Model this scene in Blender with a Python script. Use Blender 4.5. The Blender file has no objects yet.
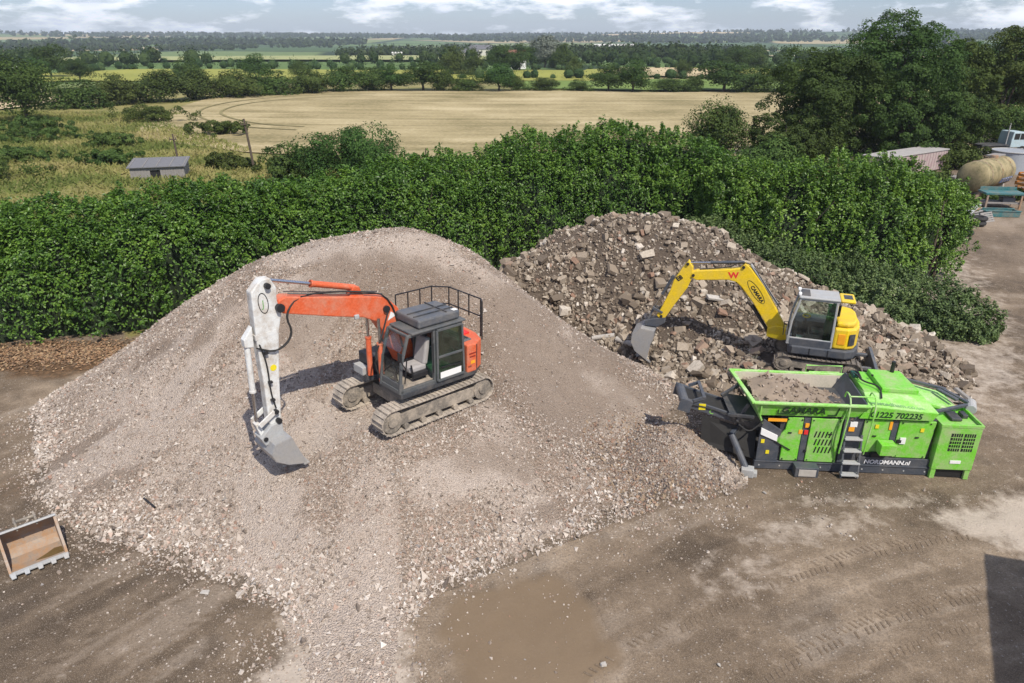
import bpy, bmesh, math, random
import numpy as np
from mathutils import Vector, Matrix
R = math.radians
random.seed(7)
RNG = np.random.default_rng(11)
SC = bpy.context.scene
COL = SC.collection

# ------------------------------------------------------------------ camera
cam_data = bpy.data.cameras.new('camera')
cam = bpy.data.objects.new('camera', cam_data); COL.objects.link(cam)
cam.location = (0, 0, 12); cam.rotation_euler = (R(90 - 23.2), 0, 0)
cam_data.sensor_width = 36; cam_data.lens = 710 / 1024 * 36
cam_data.clip_start = 0.1; cam_data.clip_end = 30000
SC.camera = cam

# ------------------------------------------------------------------ sky, sun, exposure
SUN_EL, SUN_AZ = R(52), R(151)          # sun behind the camera, to the right
world = bpy.data.worlds.new('World'); SC.world = world; world.use_nodes = True
wt = world.node_tree; wt.nodes.clear()
wn = wt.nodes.new; wl = wt.links.new
w_out = wn('ShaderNodeOutputWorld'); w_bg = wn('ShaderNodeBackground')
sky = wn('ShaderNodeTexSky'); sky.sky_type = 'NISHITA'; sky.sun_disc = False
sky.sun_elevation = SUN_EL; sky.sun_rotation = SUN_AZ
sky.air_density = 1.0; sky.dust_density = 0.6; sky.ozone_density = 1.5
wtc = wn('ShaderNodeTexCoord'); wmap = wn('ShaderNodeMapping'); wmap.inputs['Scale'].default_value = (9, 9, 34)
wno = wn('ShaderNodeTexNoise'); wno.inputs['Scale'].default_value = 1.0
wno.inputs['Detail'].default_value = 7; wno.inputs['Roughness'].default_value = 0.60
wramp = wn('ShaderNodeValToRGB')
wramp.color_ramp.elements[0].position = 0.485; wramp.color_ramp.elements[0].color = (0, 0, 0, 1)
wramp.color_ramp.elements[1].position = 0.60; wramp.color_ramp.elements[1].color = (1, 1, 1, 1)
wno2 = wn('ShaderNodeTexNoise'); wno2.inputs['Scale'].default_value = 2.3; wno2.inputs['Detail'].default_value = 5
wcol = wn('ShaderNodeValToRGB')
wcol.color_ramp.elements[0].position = 0.32; wcol.color_ramp.elements[0].color = (10.0, 10.6, 12.2, 1)
wcol.color_ramp.elements[1].position = 0.68; wcol.color_ramp.elements[1].color = (15.0, 15.2, 15.6, 1)
wtint = wn('ShaderNodeMix'); wtint.data_type = 'RGBA'; wtint.blend_type = 'MULTIPLY'
wtint.inputs[0].default_value = 1.0; wtint.inputs[7].default_value = (0.86, 0.97, 1.32, 1)
wmix = wn('ShaderNodeMix'); wmix.data_type = 'RGBA'
wl(wtc.outputs['Generated'], wmap.inputs['Vector']); wl(wmap.outputs[0], wno.inputs['Vector']); wl(wmap.outputs[0], wno2.inputs['Vector'])
wl(wno.outputs['Fac'], wramp.inputs['Fac']); wl(wno2.outputs['Fac'], wcol.inputs['Fac'])
wl(sky.outputs[0], wtint.inputs[6]); wl(wtint.outputs[2], wmix.inputs[6])
wl(wramp.outputs[0], wmix.inputs[0]); wl(wcol.outputs[0], wmix.inputs[7])
wl(wmix.outputs[2], w_bg.inputs['Color']); w_bg.inputs['Strength'].default_value = 0.098
wl(w_bg.outputs[0], w_out.inputs['Surface'])

sun_data = bpy.data.lights.new('sun', 'SUN'); sun_data.energy = 4.9; sun_data.angle = R(0.53); sun_data.color = (1.0, 0.93, 0.82)
sun = bpy.data.objects.new('sun', sun_data); COL.objects.link(sun)
sun_dir = Vector((math.sin(SUN_AZ) * math.cos(SUN_EL), math.cos(SUN_AZ) * math.cos(SUN_EL), math.sin(SUN_EL)))
sun.rotation_euler = (-sun_dir).to_track_quat('-Z', 'Y').to_euler(); sun.location = (8, -15, 30)

SC.view_settings.view_transform = 'Standard'; SC.view_settings.look = 'None'
SC.view_settings.exposure = 0.0; SC.view_settings.gamma = 1.0; SC.view_settings.use_curve_mapping = False
SC.render.engine = 'CYCLES'
SC.cycles.use_denoising = True
SC.cycles.max_bounces = 6; SC.cycles.diffuse_bounces = 2; SC.cycles.glossy_bounces = 2
SC.cycles.transmission_bounces = 4; SC.cycles.transparent_max_bounces = 8; SC.cycles.volume_bounces = 0
SC.cycles.caustics_reflective = False; SC.cycles.caustics_refractive = False

# ------------------------------------------------------------------ numeric noise
def _hash(ix, iy, seed):
    n = (ix.astype(np.int64) * 374761393 + iy.astype(np.int64) * 668265263 + seed * 982451653) & 0x7fffffff
    n = ((n ^ (n >> 13)) * 1274126177) & 0x7fffffff
    n = (n ^ (n >> 16)) & 0xffff
    return n / 65535.0
def vnoise(x, y, seed=0):
    x = np.asarray(x, float); y = np.asarray(y, float)
    ix = np.floor(x); iy = np.floor(y); fx = x - ix; fy = y - iy
    fx = fx * fx * (3 - 2 * fx); fy = fy * fy * (3 - 2 * fy)
    a = _hash(ix, iy, seed); b = _hash(ix + 1, iy, seed); c = _hash(ix, iy + 1, seed); d = _hash(ix + 1, iy + 1, seed)
    return (a * (1 - fx) + b * fx) * (1 - fy) + (c * (1 - fx) + d * fx) * fy
def fbm(x, y, seed=0, oct=4):
    s = 0; amp = .5; t = 0
    for k in range(oct):
        s = s + amp * vnoise(np.asarray(x) * 2 ** k, np.asarray(y) * 2 ** k, seed + k * 17); t += amp; amp *= .5
    return s / t
def sstep(a, b, x):
    t = np.clip((np.asarray(x, float) - a) / (b - a), 0, 1); return t * t * (3 - 2 * t)

# ------------------------------------------------------------------ materials
def _principled(name):
    m = bpy.data.materials.new(name); m.use_nodes = True
    nt = m.node_tree; nt.nodes.clear()
    o = nt.nodes.new('ShaderNodeOutputMaterial'); p = nt.nodes.new('ShaderNodeBsdfPrincipled')
    nt.links.new(p.outputs[0], o.inputs['Surface'])
    return m, nt, p, o
def _ramp(nt, stops):
    r = nt.nodes.new('ShaderNodeValToRGB'); e = r.color_ramp.elements
    while len(e) < len(stops): e.new(0.5)
    for i, (pos, c) in enumerate(stops):
        e[i].position = pos; e[i].color = (*c, 1)
    return r
def _noise(nt, vec, scale, detail=4, rough=.55):
    n = nt.nodes.new('ShaderNodeTexNoise'); n.inputs['Scale'].default_value = scale
    n.inputs['Detail'].default_value = detail; n.inputs['Roughness'].default_value = rough
    if vec is not None: nt.links.new(vec, n.inputs['Vector'])
    return n
def _mix(nt, fac, a, b, mode='MIX'):
    m = nt.nodes.new('ShaderNodeMix'); m.data_type = 'RGBA'; m.blend_type = mode
    for sock, v in ((m.inputs[0], fac), (m.inputs[6], a), (m.inputs[7], b)):
        if hasattr(v, 'is_output'): nt.links.new(v, sock)
        elif isinstance(v, (int, float)): sock.default_value = v
        else: sock.default_value = (*v, 1)
    return m.outputs[2]
def _math(nt, op, a, b=0.0, c=None):
    m = nt.nodes.new('ShaderNodeMath'); m.operation = op
    for i, v in enumerate((a, b, c)):
        if v is None: continue
        if hasattr(v, 'is_output'): nt.links.new(v, m.inputs[i])
        else: m.inputs[i].default_value = v
    return m.outputs[0]
def _objvec(nt):
    t = nt.nodes.new('ShaderNodeTexCoord'); return t.outputs['Object']
def _worldvec(nt):
    g = nt.nodes.new('ShaderNodeNewGeometry'); return g.outputs['Position']
def _bump(nt, p, height, strength, dist):
    b = nt.nodes.new('ShaderNodeBump'); b.inputs['Strength'].default_value = strength; b.inputs['Distance'].default_value = dist
    nt.links.new(height, b.inputs['Height']); nt.links.new(b.outputs[0], p.inputs['Normal']); return b
def _range(nt, v, a, b, c=0.0, d=1.0):
    m = nt.nodes.new('ShaderNodeMapRange'); m.inputs[1].default_value = a; m.inputs[2].default_value = b
    m.inputs[3].default_value = c; m.inputs[4].default_value = d; nt.links.new(v, m.inputs[0]); return m.outputs[0]

def paint(name, col, dirt=(0.27, 0.22, 0.17), amount=.35, rough=.42, metal=0.0, scale=2.2):
    """machine paint with dust, streaks and worn patches"""
    m, nt, p, o = _principled(name)
    v = _objvec(nt)
    n1 = _noise(nt, v, scale, 6, .65); n2 = _noise(nt, v, scale * 9, 3)
    f = _math(nt, 'MULTIPLY', _range(nt, n1.outputs['Fac'], .42, .72), amount * 1.6)
    f2 = _math(nt, 'MULTIPLY', _range(nt, n2.outputs['Fac'], .5, .75), amount * .7)
    fac = _math(nt, 'MINIMUM', _math(nt, 'ADD', f, f2), .9)
    vary = _mix(nt, _range(nt, n2.outputs['Fac'], .3, .7), tuple(c * .86 for c in col), tuple(min(1, c * 1.08) for c in col))
    nt.links.new(_mix(nt, fac, vary, dirt), p.inputs['Base Color'])
    nt.links.new(_math(nt, 'ADD', _math(nt, 'MULTIPLY', fac, .5), rough), p.inputs['Roughness'])
    p.inputs['Metallic'].default_value = metal
    _bump(nt, p, n2.outputs['Fac'], .08, .02)
    return m
def plain(name, col, rough=.7, metal=0.0, vary=.25, scale=6.0, bump=.15):
    m, nt, p, o = _principled(name)
    n = _noise(nt, _objvec(nt), scale, 5, .6)
    nt.links.new(_mix(nt, n.outputs['Fac'], tuple(c * (1 - vary) for c in col), tuple(min(1, c * (1 + vary)) for c in col)), p.inputs['Base Color'])
    p.inputs['Roughness'].default_value = rough; p.inputs['Metallic'].default_value = metal
    _bump(nt, p, n.outputs['Fac'], bump, .03)
    return m
def glass(name, tint=(0.75, 0.85, 0.8), refl=.16):
    m = bpy.data.materials.new(name); m.use_nodes = True; nt = m.node_tree; nt.nodes.clear()
    o = nt.nodes.new('ShaderNodeOutputMaterial'); t = nt.nodes.new('ShaderNodeBsdfTransparent'); g = nt.nodes.new('ShaderNodeBsdfGlossy')
    d = nt.nodes.new('ShaderNodeBsdfDiffuse'); d.inputs[0].default_value = (.35, .33, .29, 1)
    t.inputs[0].default_value = (*tint, 1); g.inputs['Roughness'].default_value = .06
    mx = nt.nodes.new('ShaderNodeMixShader'); mx.inputs[0].default_value = refl
    mx2 = nt.nodes.new('ShaderNodeMixShader')
    n = _noise(nt, _objvec(nt), 3, 5); nt.links.new(_range(nt, n.outputs['Fac'], .4, .8, .01, .09), mx2.inputs[0])
    nt.links.new(t.outputs[0], mx.inputs[1]); nt.links.new(g.outputs[0], mx.inputs[2])
    nt.links.new(mx.outputs[0], mx2.inputs[1]); nt.links.new(d.outputs[0], mx2.inputs[2]); nt.links.new(mx2.outputs[0], o.inputs[0])
    return m
def foliage(name, stops, rough=.5, trans=.22, spec=.5, big=.38, bscale=.55):
    """leaf colours differ from leaf to leaf and from shrub to shrub"""
    m, nt, p, o = _principled(name)
    g = nt.nodes.new('ShaderNodeNewGeometry'); oi = nt.nodes.new('ShaderNodeObjectInfo')
    f = _math(nt, 'FRACT', g.outputs['Random Per Island'])
    n = _noise(nt, g.outputs['Position'], bscale, 4)
    f = _math(nt, 'ADD', _math(nt, 'MULTIPLY', f, 1 - big), _math(nt, 'MULTIPLY', _range(nt, n.outputs['Fac'], .32, .68), big))
    r = _ramp(nt, stops); nt.links.new(f, r.inputs['Fac'])
    hs = nt.nodes.new('ShaderNodeHueSaturation'); nt.links.new(r.outputs[0], hs.inputs['Color'])
    nt.links.new(_range(nt, oi.outputs['Random'], 0, 1, .485, .515), hs.inputs['Hue'])
    nt.links.new(_range(nt, oi.outputs['Random'], 0, 1, .82, 1.18), hs.inputs['Value'])
    nt.links.new(hs.outputs[0], p.inputs['Base Color']); p.inputs['Roughness'].default_value = rough; p.inputs['Specular IOR Level'].default_value = spec
    t = nt.nodes.new('ShaderNodeBsdfTranslucent'); nt.links.new(hs.outputs[0], t.inputs[0])
    mx = nt.nodes.new('ShaderNodeMixShader'); mx.inputs[0].default_value = trans
    nt.links.new(p.outputs[0], mx.inputs[1]); nt.links.new(t.outputs[0], mx.inputs[2]); nt.links.new(mx.outputs[0], o.inputs['Surface'])
    return m
def stone_mat(name, stops, rough=.85, dust=None, objrand=True):
    m, nt, p, o = _principled(name)
    g = nt.nodes.new('ShaderNodeNewGeometry'); oi = nt.nodes.new('ShaderNodeObjectInfo')
    f = _math(nt, 'FRACT', _math(nt, 'ADD', g.outputs['Random Per Island'], oi.outputs['Random'])) if objrand else g.outputs['Random Per Island']
    r = _ramp(nt, stops); r.color_ramp.interpolation = 'LINEAR'; nt.links.new(f, r.inputs['Fac'])
    n = _noise(nt, g.outputs['Position'], 14, 4)
    c = _mix(nt, _range(nt, n.outputs['Fac'], .3, .75), r.outputs[0], dust or (.25, .20, .155))
    nt.links.new(_mix(nt, .55, r.outputs[0], c), p.inputs['Base Color']); p.inputs['Roughness'].default_value = rough
    _bump(nt, p, n.outputs['Fac'], .3, .03)
    return m

M = {}
M['orange'] = paint('orange_paint', (0.66, 0.115, 0.038), (0.50, .27, .18), .40)
M['white_paint'] = paint('white_paint', (0.72, 0.73, 0.71), (0.38, .31, .24), .55, .45, 0, 3.2)
M['charcoal'] = paint('charcoal_paint', (0.040, 0.045, 0.052), (0.20, .17, .14), .30, .45)
M['darkgrey'] = paint('dark_grey_paint', (0.085, 0.095, 0.112), (0.24, .21, .17), .28, .45)
M['cabframe'] = paint('cab_frame_grey', (0.085, 0.095, 0.10), (0.22, .19, .16), .25, .45)
M['blackmetal'] = plain('black_metal', (0.018, 0.018, 0.02), .5, 0, .3)
M['rubber'] = plain('black_rubber', (0.022, 0.021, 0.02), .75, 0, .4)
M['trackdust'] = paint('dusty_track_steel', (0.30, 0.26, 0.215), (0.52, .445, .36), .8, .8)
M['trackdark'] = paint('worn_track_steel', (0.13, 0.115, 0.10), (0.30, .25, .20), .6, .65)
M['underframe'] = paint('dusty_frame', (0.17, .15, .125), (0.42, .355, .28), .70, .75)
M['steel'] = paint('scoured_steel', (0.40, 0.40, 0.40), (0.40, .36, .30), .45, .42, .35)
M['chrome'] = plain('cylinder_rod', (0.62, 0.62, 0.64), .18, 1.0, .05)
M['yellow'] = paint('yellow_paint', (0.82, 0.56, 0.012), (0.40, .31, .17), .20)
M['lightgrey'] = paint('light_grey_paint', (0.40, 0.41, 0.41), (0.36, .31, .25), .3)
M['green'] = paint('bright_green_paint', (0.165, 0.56, 0.030), (0.40, .39, .26), .46, .46)
M['palegreen'] = paint('dusty_green_paint', (0.25, 0.62, 0.09), (0.55, .58, .40), .5, .45)
M['slate'] = paint('slate_grey_paint', (0.060, 0.070, 0.088), (0.19, .17, .145), .22, .42)
M['liner'] = paint('dusty_hopper_steel', (0.46, 0.42, 0.34), (0.50, .44, .36), .5, .6)
M['glass'] = glass('cab_glass', (.88, .92, .90), .09)
M['greenglass'] = glass('green_tinted_glass', (.30, .60, .46), .14)
M['seatgrey'] = plain('grey_seat_fabric', (0.36, .34, .33), .85)
M['seatblack'] = plain('black_seat_fabric', (0.02, .024, .024), .8)
M['tealseat'] = plain('dark_green_seat', (0.008, .065, .05), .6)
M['yellowtag'] = plain('yellow_sticker', (0.75, .62, .02), .5, 0, .05)
M['orangetag'] = plain('orange_sticker', (0.85, .36, .02), .5, 0, .1)
M['redtag'] = plain('red_sticker', (0.70, .03, .03), .5, 0, .1)
M['whitetag'] = plain('white_sticker', (0.78, .78, .76), .5, 0, .06)
M['inkblack'] = plain('black_lettering', (0.012, .012, .012), .6, 0, .1)
M['inkdark'] = plain('dark_red_lettering', (0.26, .02, .01), .6, 0, .1)
M['inkwhite'] = plain('white_lettering', (0.80, .80, .80), .6, 0, .05)
M['inkgrey'] = plain('faded_lettering', (0.17, .34, .13), .6, 0, .1)
M['inkgreen'] = plain('dark_green_lettering', (0.012, .045, .012), .6, 0, .1)
M['rust'] = paint('rusty_steel', (0.33, 0.27, 0.22), (0.42, .22, .09), .6, .6, .2)
M['bark'] = plain('bark', (0.09, .068, .05), .95, 0, .4, 9, .6)
M['weathered'] = plain('weathered_timber', (0.24, .225, .21), .9, 0, .3, 5, .3)
M['concrete'] = plain('concrete', (0.42, .39, .35), .9, 0, .2, 7, .4)
M['earthheap'] = plain('dug_earth', (0.25, .195, .145), .95, 0, .35, 3, .8)

# ------------------------------------------------------------------ mesh tools
def link(o): COL.objects.link(o); return o
def np_mesh(name, V, F, smooth=False):
    V = np.asarray(V, np.float32); F = np.asarray(F, np.int32)
    me = bpy.data.meshes.new(name); k = F.shape[1]
    me.vertices.add(len(V)); me.vertices.foreach_set('co', V.ravel())
    me.loops.add(F.size); me.loops.foreach_set('vertex_index', F.ravel())
    me.polygons.add(len(F)); me.polygons.foreach_set('loop_start', np.arange(0, F.size, k, dtype=np.int32))
    me.polygons.foreach_set('loop_total', np.full(len(F), k, np.int32))
    me.polygons.foreach_set('use_smooth', np.full(len(F), smooth, bool))
    me.update(calc_edges=True); return me
def obj(name, mesh, mat=None, parent=None, loc=None):
    o = bpy.data.objects.new(name, mesh); link(o)
    if mat is not None and not mesh.materials: mesh.materials.append(mat)
    if parent is not None: o.parent = parent
    if loc is not None: o.location = loc
    return o
def tag(o, label=None, cat=None, group=None, kind=None):
    if label: o['label'] = label
    if cat: o['category'] = cat
    if group: o['group'] = group
    if kind: o['kind'] = kind
    return o
def thing(name, label, cat, loc=(0, 0, 0), rz=0, group=None):
    o = bpy.data.objects.new(name, None); link(o); o.empty_display_size = .3
    o.location = loc; o.rotation_euler = (0, 0, rz); return tag(o, label, cat, group)
def copy_tree(o, parent=None):
    c = o.copy(); link(c); c.parent = parent
    for ch in [x for x in o.children]: copy_tree(ch, c)
    return c

class MB:
    def __init__(s): s.v = []; s.f = []
    def add(s, vs, fs):
        b = len(s.v); s.v += [tuple(v) for v in vs]; s.f += [tuple(i + b for i in f) for f in fs]; return s
    def hexa(s, p):
        return s.add(p, [(0, 3, 2, 1), (4, 5, 6, 7), (0, 1, 5, 4), (1, 2, 6, 5), (2, 3, 7, 6), (3, 0, 4, 7)])
    def box(s, c, d, rot=None):
        x, y, z = (k / 2 for k in d)
        p = [Vector(q) for q in ((-x, -y, -z), (x, -y, -z), (x, y, -z), (-x, y, -z), (-x, -y, z), (x, -y, z), (x, y, z), (-x, y, z))]
        if rot is not None:
            m = rot if isinstance(rot, Matrix) else Matrix.Rotation(rot, 3, 'Z'); p = [m @ q for q in p]
        return s.hexa([q + Vector(c) for q in p])
    def span(s, a, b):
        return s.box([(a[i] + b[i]) / 2 for i in range(3)], [abs(b[i] - a[i]) for i in range(3)])
    def prism(s, poly, y0, y1, plane='xz'):
        n = len(poly)
        f = {'xz': lambda u, v, w: (u, w, v), 'xy': lambda u, v, w: (u, v, w), 'yz': lambda u, v, w: (w, u, v)}[plane]
        vs = [f(u, v, y0) for u, v in poly] + [f(u, v, y1) for u, v in poly]
        fs = [tuple(range(n)), tuple(range(2 * n - 1, n - 1, -1))] + [(i, i + n, (i + 1) % n + n, (i + 1) % n) for i in range(n)]
        return s.add(vs, fs)
    def tube(s, pts, r, n=8):
        pts = [Vector(p) for p in pts]; rs = r if isinstance(r, (list, tuple)) else [r] * len(pts)
        vs = []; ref = None
        for i, p in enumerate(pts):
            d = (pts[min(i + 1, len(pts) - 1)] - pts[max(i - 1, 0)]).normalized()
            if ref is None: ref = Vector((0, 0, 1)) if abs(d.z) < .9 else Vector((1, 0, 0))
            a = d.cross(ref)
            if a.length < 1e-4: a = d.cross(Vector((0, 1, 0)))
            a.normalize(); b = d.cross(a).normalized()
            for k in range(n):
                t = 2 * math.pi * k / n; vs.append(p + (a * math.cos(t) + b * math.sin(t)) * rs[i])
        fs = [(i * n + k, i * n + (k + 1) % n, (i + 1) * n + (k + 1) % n, (i + 1) * n + k) for i in range(len(pts) - 1) for k in range(n)]
        fs += [tuple(range(n - 1, -1, -1)), tuple((len(pts) - 1) * n + k for k in range(n))]
        return s.add(vs, fs)
    def cyl(s, a, b, r, n=12): return s.tube([a, b], r, n)
    def bar(s, a, b, w, h):
        """rectangular bar from a to b"""
        a = Vector(a); b = Vector(b); d = (b - a); L = d.length; d.normalize()
        up = Vector((0, 0, 1)) if abs(d.z) < .95 else Vector((1, 0, 0))
        x = d.cross(up).normalized(); y = x.cross(d).normalized()
        m = Matrix((x, d, y)).transposed()
        return s.box((a + b) / 2, (w, L, h), m)
    def build(s, name, mat, parent=None, bevel=0, smooth=False):
        me = bpy.data.meshes.new(name); me.from_pydata(s.v, [], s.f); me.update()
        bm = bmesh.new(); bm.from_mesh(me); bmesh.ops.recalc_face_normals(bm, faces=bm.faces); bm.to_mesh(me); bm.free()
        if smooth: me.polygons.foreach_set('use_smooth', [True] * len(me.polygons))
        o = obj(name, me, M[mat] if isinstance(mat, str) else mat, parent)
        if bevel:
            b = o.modifiers.new('bevel', 'BEVEL'); b.width = bevel; b.segments = 2; b.limit_method = 'ANGLE'; b.angle_limit = R(40)
        if smooth:
            e = o.modifiers.new('edges', 'EDGE_SPLIT'); e.split_angle = R(42)
        return o

def lettering(text, size, mat, parent, matrix, shear=0.0, bold=0.0, name='lettering'):
    cu = bpy.data.curves.new(name, 'FONT'); cu.body = text; cu.size = size; cu.shear = shear; cu.offset = bold; cu.extrude = .002
    cu.align_x = 'LEFT'; cu.resolution_u = 3
    t = bpy.data.objects.new('t', cu); link(t)
    dg = bpy.context.evaluated_depsgraph_get(); dg.update()
    me = bpy.data.meshes.new_from_object(t.evaluated_get(dg)); me.name = name
    bpy.data.objects.remove(t); bpy.data.curves.remove(cu)
    me.materials.clear(); o = obj(name, me, M[mat], parent); o.matrix_local = matrix
    return o
def frame_matrix(origin, xdir, ydir):
    x = Vector(xdir).normalized(); z = x.cross(Vector(ydir)).normalized(); y = z.cross(x)
    m = Matrix((x, y, z)).transposed().to_4x4(); m.translation = Vector(origin); return m

# ================================================================== THE SETTING
def in_yard(x, y):
    """1 inside the bare yard, 0 in the grass beyond the hedges"""
    x = np.asarray(x, float); y = np.asarray(y, float)
    edge = 29.0 + 0 * x
    edge = np.where(x > -14, 31 + (x + 14) * .45, edge); edge = np.where(x > 5, 39.5, edge)
    edge = np.where(x > 25, 52, edge); edge = np.where(x > 30, 60, edge)
    n = (fbm(x * .8, y * .8, 5) - .5) * 3
    lane = sstep(3, -3, np.abs(x - 46 - (y - 60) * .35) - 9) * (y > 45) * sstep(112, 95, y)
    return np.maximum(sstep(1.2, -1.2, y - edge + n), lane)
def ground_z(x, y):
    x = np.asarray(x, float); y = np.asarray(y, float); r = np.hypot(x, y)
    near = sstep(60, 40, r)
    z = near * (.10 * (fbm(x * .22, y * .22, 3) - .5) + .05 * (fbm(x * 1.3, y * 1.3, 9, 3) - .5))
    # wheel ruts that swing across the front of the yard
    rr = np.hypot(x - 16, y + 8); rut = np.sin(rr * 3.4 + 1.5 * fbm(x * .3, y * .3, 21)) ** 8
    z = z - near * sstep(2, 6, x) * .045 * rut * fbm(x * .5, y * .5, 31)
    z = z + sstep(50, 140, r) * (1.2 * (fbm(x / 60, y / 60, 41, 3) - .5)) * sstep(900, 200, r)
    z = z + sstep(1300, 4600, r) * (36 + 58 * (fbm(x / 1500 + 3, y / 1500, 51, 4) - .5)) - 6 * sstep(380, 900, r) + sstep(300, 1500, r) * 5 * (fbm(x / 400, y / 400, 61, 3) - .5)
    return z

ang = np.concatenate([np.arange(-47, 47.01, .29), np.arange(51, 312, 4.5)])
ang = np.radians(ang); rad = [0.0, .02, 2.0, 4.0, 6.0, 7.5, 8.6]
while rad[-1] < 46: rad.append(rad[-1] * 1.0080)
while rad[-1] < 6300: rad.append(rad[-1] * 1.032)
rad = np.array(rad); na, nr = len(ang), len(rad)
gx = (rad[1:, None] * np.sin(ang)[None]).ravel(); gy = (rad[1:, None] * np.cos(ang)[None]).ravel()
gz = ground_z(gx, gy)
ii, jj = np.meshgrid(np.arange(nr - 2), np.arange(na), indexing='ij'); j2 = (jj + 1) % na
quads = np.stack([ii * na + jj, ii * na + j2, (ii + 1) * na + j2, (ii + 1) * na + jj], -1).reshape(-1, 4)
gmesh = np_mesh('ground', np.stack([gx, gy, gz], -1), quads[:, ::-1], True)
zone = np.zeros((len(gx), 4), np.float32)
zone[:, 0] = 1 - in_yard(gx, gy)                                          # grass
n1 = fbm(gx * .35, gy * .35, 71)
def blob(cx, cy, rx, ry, rot=0, soft=.5, nz=.9, seed=81):
    c, s = math.cos(rot), math.sin(rot); u = ((gx - cx) * c + (gy - cy) * s) / rx; v = (-(gx - cx) * s + (gy - cy) * c) / ry
    return sstep(1 + soft, 1 - soft, np.hypot(u, v) + nz * (fbm(gx * .9, gy * .9, seed) - .5))
pale = np.maximum.reduce([blob(14.7, 15.4, 2.8, 1.3, -.15), blob(10.5, 16.6, 2.4, .35, .0, seed=82) * .35, blob(-3.6, 10.8, 1.3, 2.6, .1, seed=83), blob(3.2, 21.7, 2.6, 1.6, .5, seed=84),
                          blob(5.6, 13.6, 1.6, .8, .3, seed=85) * .25, blob(21.5, 36, 3.2, 15, -.35, seed=86) * .55, blob(8.0, 15.4, 1.8, .5, .2, seed=87) * .4])
zone[:, 1] = pale
zone[:, 2] = np.maximum(blob(.3, 11.6, 1.9, 2.1, .1, .35, .7, 91), blob(-10.5, 17, 1.2, .5, .4, .4, .8, 92) * .6)      # wet silt
zone[:, 3] = np.maximum(blob(-21, 26.2, 9, 1.7, .08, .5, 1.0, 95), blob(-15, 17.0, 2.5, 1.0, .6, .6, 1.2, 96) * .4)    # fallen leaves
zl = gmesh.color_attributes.new('zone', 'FLOAT_COLOR', 'POINT'); zl.data.foreach_set('color', zone.ravel())

th_ = np.arctan2(gy + 8, gx - 16); rr_ = np.hypot(gx - 16, gy + 8)
tone = np.ones((len(gx), 4), np.float32)
sweep = fbm(rr_ * 1.5, th_ * 5, 901, 5) * .6 + fbm(rr_ * 5.0, th_ * 7, 911, 4) * .4
wear = fbm(gx * .55, gy * .55, 921, 5)
tone[:, 0] = np.clip(.5 + (sweep - .5) * 2.6 * (.35 + .65 * sstep(.40, .60, wear)), 0, 1)                  # marks swept by wheels and blades
tone[:, 1] = np.clip(.56 - .52 * sstep(-2.5, -6, gx) * sstep(22, 18, gy) + (fbm(gx * .42, gy * .42, 931, 6) - .5) * 2.0, 0, 1)                                # damp and dry ground
tone[:, 2] = sstep(.56, .66, fbm(gx * 1.4, gy * 1.4, 941, 4)) * sstep(.45, .6, fbm(gx * .3, gy * .3, 951))   # scuffed dark patches
tl = gmesh.color_attributes.new('tone', 'FLOAT_COLOR', 'POINT'); tl.data.foreach_set('color', tone.ravel())
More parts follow.
